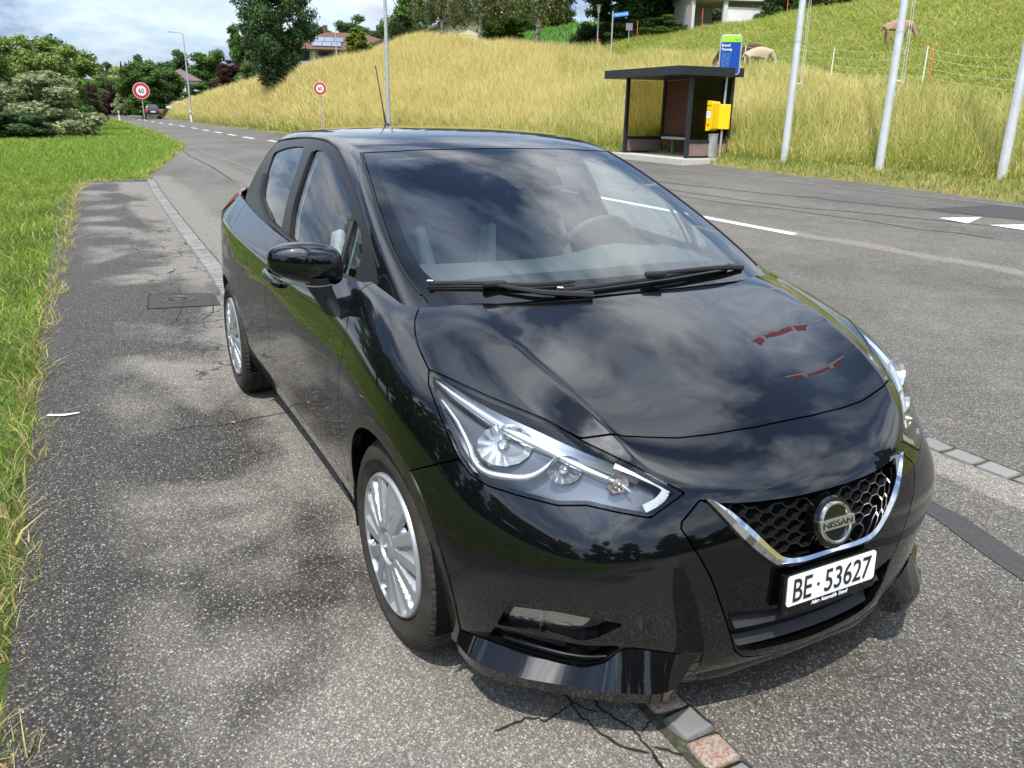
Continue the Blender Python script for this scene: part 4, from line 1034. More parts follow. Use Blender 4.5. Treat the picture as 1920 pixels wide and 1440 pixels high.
def soil(name, a, b, c, sc=3):
    s = NT(name); f = s.noise(sc, 8, .65); g = s.noise(sc*12, 5, .7)
    col = s.mix(.5, s.ramp(f, [(.3, a), (.5, b), (.7, c)]), s.ramp(g, [(.3, a), (.7, c)])); return s.out(col, .95, g, .6, .03)
SOIL = soil('lawn_soil', (.028, .055, .010), (.05, .095, .018), (.085, .10, .030))
HSOIL = soil('hill_soil', (.10, .12, .025), (.20, .19, .05), (.28, .24, .08), 2)
FIELD = soil('meadow_soil', (.05, .11, .018), (.075, .16, .025), (.10, .19, .04), .5)

def sheet(name, xs, ylo, yhi, ny, dz, mat, kind='structure', ys=None):
    """a strip following the ground; ylo/yhi are functions of x"""
    V = []
    for x in xs:
        for k in range(ny+1):
            y = ys[k] if ys else ylo(x)+(yhi(x)-ylo(x))*k/ny; V.append((x, y, float(hh(x, y))+dz))
    F = [(i*(ny+1)+k, (i+1)*(ny+1)+k, (i+1)*(ny+1)+k+1, i*(ny+1)+k+1) for i in range(len(xs)-1) for k in range(ny)]
    o = mk(name, V, [q[::-1] for q in F], mat, None, True); return tag(o, kind=kind)
xl = [-900, -600, -400, -300, -240, -185, -145, -120, -95, -80, -67, -58, -50, -44, -39, -36, -33, -31, -29, -26, -23, -21, -19, -18.2, -17.5, -16, -14, -12, -11, -9, -7, -5, -3, -1, 1, 3, 6, 10, 14, 25, 40]
farx = [-900, -234, -185, -145, -95, -66.8, -49.6, -38.8, -33.1, -29.3, -26, -23, -20.8, -18.1, -16.2, -12.9, -11, -9, -6.9, -5.7, -2.9, 2, 14, 40]
fary = [-60, 6.0, 8.0, 9.2, 9.2, 8.9, 8.91, 9.23, 10.03, 10.95, 11.73, 12.27, 13.01, 13.13, 13.14, 12.38, 12.15, 12.04, 11.6, 11.36, 10.85, 10.3, 9.8, 9.5]
edx = [-900, -234, -160, -118, -93, -58.7, -35.6, -33.5, -27, -22, -18.7, -18.0]
edy = [-66, -4.5, 2.2, 3.6, 3.4, 3.3, 2.77, 2.42, 1.40, .55, -.03, -.10]
def far(x): return float(np.interp(x, farx, fary))
pvx = [-18.2, -17.9, -15, -12, -9.35, -6.48, -4.91, -2, .5, 1.2, 6, 40]; pvy = [.05, -.06, -.20, -.29, -.36, -.42, -.48, -.40, -.31, -.32, -.32, -.32]
def pav(x): return float(np.interp(x, pvx, pvy))
def near(x): return float(np.interp(x, edx, edy)) if x < -18 else pav(x)
xd = sorted(set(list(np.linspace(-40, 12, 105))+[float(v) for v in xl]))
sheet('ground', sorted(set(xl+[-1500, 100, 200])), lambda x: -500, lambda x: 14, 15, -.035, SOIL, ys=[-500, -100, -30, -10, 0, 2, 3, 4, 5, 6, 8, 10, 12, 14, 15, 17])
sheet('road', xd, near, far, 18, 0, ROADM)
lbx = [v for v in xd if -17.8 <= v <= 12]
def lbedge(x): return -1.80+.02*sin(x*3)-(.0 if x > -15.5 else 0)
sheet('layby', [-17.9, -17.4]+lbx, lambda x: -1.86 if x > -16.6 else -1.5, pav, 6, -.004, LAYM)

# hill
U_, T_ = np.meshgrid(np.linspace(0, 1, 150), np.array([-.03, 0, .02, .04, .07]+list(np.linspace(.1, 1.8, 40))), indexing='ij')
HG = hillpt(U_, T_); HG[:, 0, 2] -= .25; nu, ntt = U_.shape
i, k = np.meshgrid(np.arange(nu-1), np.arange(ntt-1), indexing='ij')
HFc = np.stack([i*ntt+k, (i+1)*ntt+k, (i+1)*ntt+k+1, i*ntt+k+1], -1).reshape(-1, 4)
tag(mk('hillside', HG.reshape(-1, 3), HFc, HSOIL), kind='structure')
# meadow rising behind the ridge, lane between them
V = []; A = [(-75, 16, 3.0), (-60, 20, 4.6), (-52.5, 23.4, 5.1), (-48.4, 28.5, 5.3), (-44, 33, 5.4), (-38, 40, 5.6)]; B = [(-95, 26, 3.0), (-75, 26.5, 5.8), (-63, 30, 6.9), (-61.3, 38.8, 8.75), (-62, 52, 10.4), (-60, 70, 12)]
n_ = 30
for a in np.linspace(0, 1, 40):
    p = np.array([np.interp(a*5, range(6), [q[j] for q in A]) for j in range(3)]); q = np.array([np.interp(a*5, range(6), [w[j] for w in B]) for j in range(3)])
    for t in np.linspace(0, 1.5, n_):
        r = p+(q-p)*t; r[2] = p[2]+(q[2]-p[2])*(1-(1-min(t, 1))**1.4)-max(0, t-1)*1.5; V.append(r)
MV = np.array(V); ii, kk = np.meshgrid(np.arange(39), np.arange(n_-1), indexing='ij')
tag(mk('meadow', MV, np.stack([ii*n_+kk, (ii+1)*n_+kk, (ii+1)*n_+kk+1, ii*n_+kk+1], -1).reshape(-1, 4), FIELD), kind='structure')
s = NT('lane_gravel'); LANE = s.out(s.ramp(s.noise(20, 5), [(.3, (.14, .13, .12)), (.7, (.22, .21, .19))]), .9)
tag(mk('lane', [(-47, 22.3, 4.60), (-40, 24.0, 4.72), (-36.6, 24.6, 4.86), (-34, 26, 5.2), (-48, 25.6, 4.72), (-41, 27.2, 4.85), (-38, 27.8, 5.0), (-35.5, 28.6, 5.45)], [(0, 1, 5, 4), (1, 2, 6, 5), (2, 3, 7, 6)], LANE), kind='structure')
# distant rise carrying the woods
V = []; xs_ = np.linspace(-420, -60, 40)
for x_ in xs_:
    for t in np.linspace(0, 1, 12): V.append((x_, 18+t*160-(x_+60)*.05, -.2+(3+7*t)*min(1, t*3)*np.interp(x_, [-420, -200, -60], [.5, .8, 1])))
ii, kk = np.meshgrid(np.arange(39), np.arange(11), indexing='ij')
tag(mk('far_terrain', np.array(V), np.stack([ii*12+kk, (ii+1)*12+kk, (ii+1)*12+kk+1, ii*12+kk+1], -1).reshape(-1, 4), FIELD), kind='structure')

# markings, patches, seams: thin sheets 4 mm apart
WP = NT('road_paint'); f = WP.noise(60, 6, .7); WPM = WP.out(WP.ramp(f, [(.30, (.30, .29, .27)), (.42, (.74, .73, .70)), (.8, (.82, .81, .78))]), .7, f, .2, .002)
WP = NT('worn_paint'); f = WP.noise(22, 8, .75); WPW = WP.out(WP.ramp(f, [(.48, (.11, .10, .09)), (.60, (.24, .23, .21)), (.78, (.42, .41, .38))]), .8, f, .2, .002)
TAR = NT('bitumen'); f = TAR.noise(90, 5); TARM = TAR.out(TAR.ramp(f, [(.3, (.035, .034, .034)), (.7, (.065, .063, .061))]), .75, f, .3, .002)
def quadpatch(name, pts, dz, mat, label=None, cat=None, group=None, sub=6):
    p = np.array(pts, float)
    V = []
    for a in np.linspace(0, 1, sub+1):
        for b in (0, 1):
            q0, q1 = (p[0]+(p[1]-p[0])*a), (p[3]+(p[2]-p[3])*a); q = q0+(q1-q0)*b; V.append((q[0], q[1], float(hh(q[0], q[1]))+dz))
    o = mk(name, V, [(2*j, 2*j+2, 2*j+3, 2*j+1) for j in range(sub)], mat); o['kind'] = 'structure'; return o
def strip(name, pts, w, dz, mat):
    V = []; p = np.array(pts, float)
    for j in range(len(p)):
        t = p[min(j+1, len(p)-1)]-p[max(j-1, 0)]; t = t/np.linalg.norm(t); nn = np.array([-t[1], t[0]]); ww = (w[j] if isinstance(w, (list, tuple, np.ndarray)) else w)/2
        for s_ in (-1, 1): q = p[j]+nn*ww*s_; V.append((q[0], q[1], float(hh(q[0], q[1]))+dz))
    o = mk(name, V, [(2*j, 2*j+2, 2*j+3, 2*j+1) for j in range(len(p)-1)], mat); o['kind'] = 'structure'; return o
quadpatch('lane_line', [(-14.5, 6.72), (-5.5, 6.36), (-5.55, 6.50), (-14.5, 6.86)], .004, WPM, sub=16)
quadpatch('edge_line', [(-36, 2.66), (-14, 2.44), (-14, 2.56), (-36, 2.78)], .004, WPW, sub=30)
quadpatch('bay_edge_line', [(-24, 11.45), (-5, 10.95), (-5, 11.07), (-24, 11.57)], .004, WPW, sub=30)
dash = [(-63.5, -61), (-57.6, -55.4), (-52.5, -50.2), (-47.6, -45.5), (-43.0, -40.6)]
for k_, (a_, b_) in enumerate(dash): quadpatch('lane_dash', [(a_, 6.30), (b_, 6.36), (b_, 6.52), (a_, 6.46)], .004, WPM, sub=3)
for a_ in (-38, -33, -28, -23): quadpatch('lane_dash', [(a_, 6.55), (a_+2.2, 6.6), (a_+2.2, 6.74), (a_, 6.69)], .004, WPM, sub=3)
for j_ in range(9): quadpatch('lane_dash', [(-70-j_*7, 6.25-j_*.12), (-67.5-j_*7, 6.3-j_*.12), (-67.5-j_*7, 6.48-j_*.12), (-70-j_*7, 6.43-j_*.12)], .004, WPM, sub=2)
quadpatch('lane_line', [(-92, 4.9), (-60, 5.0), (-60, 5.14), (-92, 5.04)], .004, WPW, sub=12)
for tri in ([(-5.43, 9.03), (-5.17, 9.57), (-4.91, 8.91)], [(-4.67, 9.0), (-4.35, 9.55), (-4.05, 8.95)], [(-3.85, 9.0), (-3.5, 9.5), (-3.25, 8.9)], [(-2.95, 9.0), (-2.6, 9.5), (-2.35, 8.9)]):
    o = mk('yield_triangle', [(a, b, float(hh(a, b))+.009) for a, b in tri], [(0, 2, 1)], WPM); o['kind'] = 'structure'
def wob(a, b, n, s=.03): 
    a, b = np.array(a), np.array(b); return [tuple(a+(b-a)*t+RNG.randn(2)*s*(0 < t < 1)) for t in np.linspace(0, 1, n)]
strip('tar_seam', wob((-24, 8.4), (-10.8, 9.1), 20)+wob((-10.2, 9.2), (-3, 9.95), 12), .055, .004, TARM)
strip('tar_seam', wob((-20, 8.2), (-7.3, 8.35), 22)+wob((-6.6, 8.6), (-2, 9.5), 10), .045, .004, TARM)
strip('tar_seam', wob((-14, 7.7), (-4, 8.1), 20, .05), .03, .004, TARM)
quadpatch('asphalt_patch', [(-6.2, 9.75), (-2.4, 9.75), (-2.4, 11.1), (-5.9, 10.9)], .004, TARM)
strip('tar_seam', [(-.15, 1.50), (.05, 1.40), (.25, 1.365), (.45, 1.30), (.62, 1.25), (.9, 1.18), (1.6, 1.0)], [.05, .09, .12, .13, .13, .12, .12], .004, TARM)
strip('tar_seam', [(-33, 2.2), (-27, 1.85), (-22, 1.75), (-17, 1.5)], .06, .004, TARM)
# white scratch marks by the verge
strip('paint_mark', [(-2.50, -1.80), (-2.47, -1.72), (-2.475, -1.655)], [.02, .028, .012], .004, WPM)

# cracks in the lay-by
CRK = pm('crack_dirt', (.012, .0115, .010), .95)
CR_PX = [[(0.37, -0.532), (0.403, -0.527), (0.437, -0.532), (0.467, -0.523), (0.525, -0.532), (0.606, -0.521), (0.671, -0.499), (0.708, -0.468), (0.728, -0.447)], [(0.489, -0.536), (0.506, -0.582), (0.516, -0.625), (0.497, -0.632), (0.484, -0.663), (0.487, -0.709), (0.488, -0.759)], [(0.455, -0.451), (0.503, -0.464), (0.542, -0.47), (0.597, -0.448), (0.65, -0.432), (0.683, -0.437), (0.714, -0.436), (0.755, -0.443), (0.785, -0.452)], [(0.491, -0.456), (0.513, -0.416), (0.567, -0.378)], [(0.473, -0.525), (0.499, -0.516), (0.527, -0.5), (0.552, -0.476)], [(0.656, -0.421), (0.635, -0.372)], [(0.711, -0.429), (0.751, -0.392), (0.797, -0.348)], [(-2.032, -1.279), (-2.043, -1.168), (-2.0, -1.023), (-2.027, -0.89), (-2.04, -0.808), (-2.051, -0.683)], [(0.728, -0.447), (0.777, -0.449), (0.829, -0.455)], [(-1.106, -0.689), (-0.969, -0.696), (-0.822, -0.712)], [(-5.535, -0.846), (-4.87, -0.879), (-4.342, -0.995)], [(-4.268, -0.826), (-4.496, -0.71), (-4.985, -0.647), (-5.218, -0.552)], [(-8.141, -0.385), (-7.17, -0.454), (-6.734, -0.409), (-6.064, -0.519)], [(-9.92, -0.398), (-8.852, -0.42), (-7.968, -0.493)]]
n_c = 0
for cr_ in CR_PX:
    pts = [np.array(p) for p in cr_]; q = []
    for a, b in zip(pts[:-1], pts[1:]):
        n = max(2, int(np.linalg.norm(b-a)/.012))
        for t in np.arange(n)/n: q.append(a+(b-a)*t+RNG.randn(2)*.0022)
    q.append(pts[-1]); w = .0035+.0035*RNG.rand(len(q)); w[0] = w[-1] = .001
    o = strip('asphalt_crack', q, w*1.2, .0006, CRK)
# manhole frame patch and cover
MPm = NT('patch_asphalt'); MPm_ = MPm.out(MPm.ramp(MPm.noise(170, 3), [(.35, (.028, .027, .026)), (.6, (.055, .052, .049)), (.75, (.15, .14, .13))]), .85)
quadpatch('manhole_patch', [(-5.37, -1.10), (-4.80, -1.15), (-4.72, -.62), (-5.17, -.60)], .0005, MPm_)
for a_, b_ in (((-5.37, -1.10), (-4.80, -1.15)), ((-4.80, -1.15), (-4.72, -.62)), ((-5.17, -.60), (-5.37, -1.10))): strip('patch_joint', wob(a_, b_, 14, .004), .012, .0012, CRK)
IRON = pm('cast_iron', (.075, .060, .055), .55, .6, noise=.4, nscale=60)
mc = (-5.055, -.905); TMc = Matrix.Translation((mc[0], mc[1], .001))
mh = MB().lathe([(0, .004), (.085, .004), (.09, .0015), (.118, .0015), (.122, .006), (.142, .006), (.146, -.004)], 48, TMc).build('manhole_cover', IRON, None, smooth=True, sharp=25)
tag(mh, 'small round rusty iron manhole cover set in the lay-by beside the rear of the hatchback', 'manhole cover')
mm = MB()
for k_ in range(12):
    a = 2*pi*k_/12; mm.box((mc[0]+.06*cos(a), mc[1]+.06*sin(a), .0065), (.030, .010, .005), rz=a)
mm.build('cover_ribs', IRON, mh)

# granite setts
def sett_mesh(seed, w, l):
    r = np.random.RandomState(seed); bm = bmesh.new(); bmesh.ops.create_cube(bm, size=1)
    bmesh.ops.subdivide_edges(bm, edges=bm.edges, cuts=7, use_grid_fill=True)
    for v in bm.verts:
        c = v.co; rr = max(abs(c.x), abs(c.y)); f = 1-.10*(abs(c.x)*2*abs(c.y)*2)**3
        c.z = c.z*.06-.026-(.005 if c.z > 0 and rr > .45 else 0)+(r.randn()*.0007+.002*math.sin(c.x*5+seed)*math.cos(c.y*4+seed) if c.z > 0 else 0)
        c.x *= w*f*(1+r.randn()*.006); c.y *= l*f*(1+r.randn()*.006)
    me = bpy.data.meshes.new('sett'); bm.to_mesh(me); bm.free()
    me.polygons.foreach_set('use_smooth', [True]*len(me.polygons)); return me
s = NT('granite'); oi = s.t.nodes.new('ShaderNodeObjectInfo'); g = s.noise(170, 4, .7); f2 = s.noise(14, 5, .6)
base = s.mix(.5, s.ramp(g, [(.3, (.13, .13, .128)), (.6, (.25, .245, .235))]), s.ramp(oi.outputs['Random'], [(0, (.15, .15, .146)), (1, (.27, .265, .25))]))
GRAN = s.out(s.mix(s.ramp(f2, [(.55, 0.), (.7, .3)]), base, (.16, .15, .12)), .8, g, .4, .004)
s = NT('rusty_granite'); g = s.noise(170, 4, .7); f2 = s.noise(11, 5, .65, .6)
base = s.ramp(g, [(.3, (.22, .215, .20)), (.6, (.36, .35, .32))])
RGRAN = s.out(s.mix(s.ramp(f2, [(.44, 0.), (.56, .9)]), base, s.mix(g, (.20, .075, .03), (.34, .17, .08))), .8, g, .4, .004)
setts = [sett_mesh(k_, 1, 1) for k_ in range(6)]
for me in setts: me.materials.append(GRAN)
rsetts = [sett_mesh(20+k_, 1, 1) for k_ in range(2)]
for me in rsetts: me.materials.append(RGRAN)
def sett(x, y, w, l, rz, me, label, group=None):
    w *= 1.06; l *= 1.06
    o = bpy.data.objects.new('granite_sett', me); COL.objects.link(o); o.location = (x, y, float(hh(x, y))+.004); o.scale = (w, l, 1); o.rotation_euler = (RNG.randn()*.015, RNG.randn()*.015, rz)
    return tag(o, label, 'paving stone', group)
x = -17.6
while x < .40:
    y = pav(x); dx = .1
    rz = math.atan2(pav(x+.1)-pav(x-.1), .2)
    sett(x, y, .094, .165+RNG.rand()*.01, rz+RNG.randn()*.02, setts[RNG.randint(6)], 'weathered grey granite sett in the long line between lay-by and road', 'granite setts in the line along the lay-by'); x += .104
mossb = NT('joint_moss'); JM = mossb.out(mossb.ramp(mossb.noise(60, 5), [(.35, (.030, .030, .022)), (.6, (.060, .065, .035)), (.8, (.16, .15, .13))]), .95)
strip('joint_bed', [(v, pav(v)) for v in np.linspace(-17.9, 3, 80)], .13, .0022, JM)
for (x_, y_, w_, rz_, me, lb) in ((.478, -.318, .10, .12, setts[0], 'grey granite sett half hidden under the bumper of the hatchback'), (.582, -.298, .094, -.10, rsetts[0], 'rust-stained granite sett just in front of the bumper, half in its shadow'),
        (.688, -.296, .098, .06, setts[2], 'pale grey granite sett, middle one of the row in front of the bumper'), (.792, -.302, .096, -.05, rsetts[1], 'large rust-brown granite sett at the bottom edge of the picture'),
        (.898, -.31, .097, .03, setts[3], 'grey granite sett beyond the bottom edge of the picture')):
    sett(x_, y_, w_, w_+.006, rz_, me, lb)
strip('joint_bed', [(-.95, 1.981), (3.2, 2.064)], .125, .0045, JM)
for k_ in range(24):
    x_ = -.78+k_*.163; sett(x_, 2.0+.02*x_+RNG.randn()*.006, .160, .125, RNG.randn()*.05, setts[RNG.randint(6)], 'pale granite sett in the row on the road side beyond the bonnet', 'granite setts beyond the bonnet')
# ---------------------------------------------------------------- grass
def leafmat(name, stops=None, trans=.35, rough=.7, attr=True, col=None):
    m, t, b, o = nt_new(name); b.inputs['Roughness'].default_value = rough; b.inputs['Specular IOR Level'].default_value = .25
    tr = t.nodes.new('ShaderNodeBsdfTranslucent'); mx = t.nodes.new('ShaderNodeMixShader'); mx.inputs[0].default_value = trans
    a = t.nodes.new('ShaderNodeAttribute'); a.attribute_name = 'tint'; src = a.outputs['Color']
    if col:
        mm = t.nodes.new('ShaderNodeMix'); mm.data_type = 'RGBA'; mm.blend_type = 'MULTIPLY'; mm.inputs[0].default_value = 1
        oi = t.nodes.new('ShaderNodeObjectInfo'); rp = t.nodes.new('ShaderNodeValToRGB'); rp.color_ramp.elements[0].color = (*[c*.8 for c in col], 1); rp.color_ramp.elements[1].color = (*[c*1.2 for c in col], 1)
        t.links.new(oi.outputs['Random'], rp.inputs[0]); t.links.new(rp.outputs[0], mm.inputs[6]); t.links.new(src, mm.inputs[7]); src = mm.outputs[2]
    t.links.new(src, b.inputs['Base Color']); t.links.new(src, tr.inputs[0])
    t.links.new(b.outputs[0], mx.inputs[1]); t.links.new(tr.outputs[0], mx.inputs[2]); t.links.new(mx.outputs[0], o.inputs[0]); return m
def settint(me, C4):
    at = me.attributes.new('tint', 'FLOAT_COLOR', 'POINT'); at.data.foreach_set('color', np.hstack([C4, np.ones((len(C4), 1))]).ravel().astype(np.float32))
def blades(name, P, H, Wd, lean, c0, c1, mat, segs=2, rng=RNG):
    n = len(P); a = rng.rand(n)*2*pi; d = np.stack([np.cos(a), np.sin(a), np.zeros(n)], 1)
    side = np.stack([-d[:, 1], d[:, 0], d[:, 2]], 1); b = rng.rand(n)*2*pi; fc = np.stack([np.cos(b), np.sin(b), np.zeros(n)], 1)
    V = []; CC = []
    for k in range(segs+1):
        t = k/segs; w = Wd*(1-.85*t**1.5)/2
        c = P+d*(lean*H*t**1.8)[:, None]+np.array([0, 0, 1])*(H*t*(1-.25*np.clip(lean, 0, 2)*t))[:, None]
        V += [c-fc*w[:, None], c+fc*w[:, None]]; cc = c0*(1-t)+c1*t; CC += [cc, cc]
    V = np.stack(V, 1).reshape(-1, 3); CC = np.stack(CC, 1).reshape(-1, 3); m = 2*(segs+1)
    F = np.concatenate([np.arange(n)[:, None]*m+np.array([[2*k, 2*k+1, 2*k+3, 2*k+2]]) for k in range(segs)])
    o = mk(name, V, F, mat, None, False); settint(o.data, CC); o['kind'] = 'stuff'; return o
GRM = leafmat('grass_blade', trans=.45)
def cols(n, base, var, rng=RNG):
    b = np.array(base); return np.clip(b*(1+(rng.rand(n, 1)-.5)*var)*(1+(rng.rand(n, 3)-.5)*.25), 0, 1)
def lawnpts(x0, x1, w, dens, e=None):
    A = (x1-x0)*w; n = int(A*dens); x = x0+(x1-x0)*RNG.rand(n); return x, RNG.rand(n)*w
P = []; H = []; Wd = []; c1 = []; c0 = []
def edge_y(x):   # ragged turf edge
    return np.interp(x, [-18.8, -17.6, -17.0, -15, -8.8, -3.3, 4], [-.05, -.5, -1.32, -1.50, -1.66, -1.83, -1.84])+.035*np.sin(x*5.1)+.025*np.sin(x*13+1)+.02*np.sin(x*29)
for x0, x1, w, de, hh_, ww in ((-6, 5, 5.5, 420, .09, .010), (-.6, 2.6, 1.0, 2600, .058, .0042), (-4, -.6, 1.3, 2600, .058, .0045), (-9, -4, 2.6, 1700, .058, .006), (-17.6, -9, 5.0, 700, .09, .010), (-17.6, -5, 12, 150, .11, .018)):
    x, yy = lawnpts(x0, x1, w, de); y = edge_y(x)-yy
    n = len(x); dry = np.clip(1-yy/.16, 0, 1)*(RNG.rand(n) < .8)
    P.append(np.stack([x, y, np.full(n, -.03)], 1)); H.append(hh_*(.55+RNG.rand(n)*1.0)*(1+dry*.1)); Wd.append(np.full(n, ww)*(.7+.6*RNG.rand(n)))
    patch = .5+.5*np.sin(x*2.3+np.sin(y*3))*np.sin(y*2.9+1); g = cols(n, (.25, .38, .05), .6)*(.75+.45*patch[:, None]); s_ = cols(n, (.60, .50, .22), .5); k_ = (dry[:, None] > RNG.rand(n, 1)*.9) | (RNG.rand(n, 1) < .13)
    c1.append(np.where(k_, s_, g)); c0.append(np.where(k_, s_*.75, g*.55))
# the nose of the lawn past the end of the lay-by, to the road bend
for x0, x1, de, hh_, ww in ((-26, -17.6, 330, .11, .016), (-42, -26, 130, .13, .028), (-75, -42, 45, .15, .05), (-120, -75, 16, .17, .09)):
    A = (x1-x0)*14; n = int(A*de); x = x0+(x1-x0)*RNG.rand(n); ey_ = np.interp(x, edx, edy)-.03+.08*np.sin(x*1.7)
    yy = RNG.rand(n)**1.2*14; y = ey_-yy; n = len(x)
    dry = np.clip(1-yy/.30, 0, 1)*(RNG.rand(n) < .5)
    P.append(np.stack([x, y, np.full(n, -.03)], 1)); H.append(hh_*(.5+RNG.rand(n))); Wd.append(np.full(n, ww)*(.7+.6*RNG.rand(n)))
    g = cols(n, (.25, .39, .055), .5); s_ = cols(n, (.56, .50, .16), .5); k_ = (dry[:, None] > RNG.rand(n, 1)*.9) | (RNG.rand(n, 1) < .05)
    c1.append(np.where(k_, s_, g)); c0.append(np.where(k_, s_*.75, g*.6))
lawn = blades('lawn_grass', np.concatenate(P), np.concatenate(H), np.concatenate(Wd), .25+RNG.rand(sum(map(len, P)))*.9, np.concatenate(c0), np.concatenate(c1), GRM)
tag(lawn, 'bright green lawn grass with straw-coloured fringe along the left side of the lay-by', 'grass')
# long loose stalks falling over the asphalt edge
n = 240; x = -4.5+6.0*RNG.rand(n); P = np.stack([x, edge_y(x)-.03-RNG.rand(n)*.05, np.full(n, -.01)], 1)
st_ = cols(n, (.58, .50, .22), .6); gr_ = cols(n, (.13, .21, .03), .5); c = np.where(RNG.rand(n, 1) < .4, st_, gr_)
o = blades('edge_stalks', P, .10+.10*RNG.rand(n), np.full(n, .0038), .6+RNG.rand(n)*1.0, c*.8, c, GRM, 3); tag(o, 'loose dry grass stalks hanging over the dark edge of the lay-by', 'grass')

# hill: dry uncut grass below, mown grass above
def mowline(u): return np.interp(u, [0, .47, .499, .579, .612, .642, .702, .737, .789, .86, 1], [1.6, 1.25, .80, .72, .58, .50, .39, .31, .235, .2, .2])
def hillgrass(u0, u1, n, t0=0., t1=1.12):
    u = u0+(u1-u0)*RNG.rand(n); t = t0+(t1-t0)*RNG.rand(n); return u, t
def hillset(name, sets, which, label):
    P = []; H = []; Wd = []; c0 = []; c1 = []
    for u0, u1, n, ws in sets:
        u, t = hillgrass(u0, u1, n); ml = mowline(u); q = hillpt(u, t)
        clump = .5+.5*np.sin(q[:, 0]*.9+1.3*np.sin(q[:, 1]*.7))*np.sin(q[:, 1]*1.1+q[:, 0]*.4)
        if which == 'verge': k = t < .055
        elif which == 'tall': k = (t >= .045) & (t < ml+.03*np.sin(u*160))
        else: k = t >= ml+.03*np.sin(u*160)
        u, t, q, clump, ml = u[k], t[k], q[k], clump[k], ml[k]; n = len(u)
        if which == 'tall':
            grn = (RNG.rand(n, 1) < (.20+.35*np.clip(1-(t-.05)/.16, 0, 1)+.34*(u > .45)*clump)[:, None])
            s_ = cols(n, (.96, .765, .385), .5); s2 = cols(n, (.80, .64, .26), .5); g = cols(n, (.36, .42, .08), .5)
            s_ = np.where(RNG.rand(n, 1) < .5, s_, s2)
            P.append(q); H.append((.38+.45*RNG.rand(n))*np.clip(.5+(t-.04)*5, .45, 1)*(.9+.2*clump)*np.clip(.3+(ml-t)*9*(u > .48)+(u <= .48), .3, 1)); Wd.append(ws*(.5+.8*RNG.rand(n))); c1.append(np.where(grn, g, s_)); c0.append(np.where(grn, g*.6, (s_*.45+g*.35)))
        elif which == 'verge':
            g = cols(n, (.28, .38, .06), .5); s_ = cols(n, (.55, .47, .20), .5); k2 = (RNG.rand(n, 1) < np.clip(.85-t*28, .12, .9)[:, None])
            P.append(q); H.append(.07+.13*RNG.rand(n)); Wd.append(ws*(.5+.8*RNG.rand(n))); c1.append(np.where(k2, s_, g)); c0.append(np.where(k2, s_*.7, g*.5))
        else:
            g = cols(n, (.36, .46, .08), .5); s_ = cols(n, (.58, .56, .18), .5); k2 = RNG.rand(n, 1) < (.20+.35*clump)[:, None]
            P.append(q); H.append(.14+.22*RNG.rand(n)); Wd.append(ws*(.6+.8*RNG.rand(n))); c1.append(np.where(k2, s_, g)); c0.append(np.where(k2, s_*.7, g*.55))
    P = np.concatenate(P); n = len(P)
    ln = {'tall': .08+RNG.rand(n)**1.5*.9, 'verge': .2+RNG.rand(n)*.8, 'mown': .5+RNG.rand(n)*1.4}[which]
    o = blades(name, P, np.concatenate(H), np.concatenate(Wd), ln, np.concatenate(c0), np.concatenate(c1), GRM, 2); tag(o, label, 'grass')
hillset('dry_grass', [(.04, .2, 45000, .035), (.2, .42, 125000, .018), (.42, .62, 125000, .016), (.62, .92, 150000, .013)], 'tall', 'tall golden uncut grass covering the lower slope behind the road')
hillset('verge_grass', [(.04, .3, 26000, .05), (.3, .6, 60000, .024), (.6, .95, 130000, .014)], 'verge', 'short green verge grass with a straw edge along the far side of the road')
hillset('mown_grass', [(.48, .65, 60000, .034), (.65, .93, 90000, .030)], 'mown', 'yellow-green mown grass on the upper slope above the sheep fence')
n = 14000; ai = RNG.rand(n)*38.9; bi = RNG.rand(n)*28; P = MV.reshape(40, n_, 3)[ai.astype(int), bi.astype(int)]+(MV.reshape(40, n_, 3)[np.minimum(ai.astype(int)+1, 39), np.minimum(bi.astype(int)+1, n_-1)]-MV.reshape(40, n_, 3)[ai.astype(int), bi.astype(int)])*RNG.rand(n, 1)
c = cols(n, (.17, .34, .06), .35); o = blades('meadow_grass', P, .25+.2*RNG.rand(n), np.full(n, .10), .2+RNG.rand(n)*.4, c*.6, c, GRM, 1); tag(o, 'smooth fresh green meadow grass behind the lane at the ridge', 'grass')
# buttercups in the verge
n = 500; u = .5+.35*RNG.rand(n); t = .01+.12*RNG.rand(n); q = hillpt(u, t)+np.array([0, 0, .22]); c = np.tile([.75, .62, .02], (n, 1))
o = blades('yellow_flowers', q, np.full(n, .035), np.full(n, .035), np.full(n, .2), c, c, GRM, 1); tag(o, 'tiny yellow flowers scattered in the verge beside the bus stop', 'flowers')

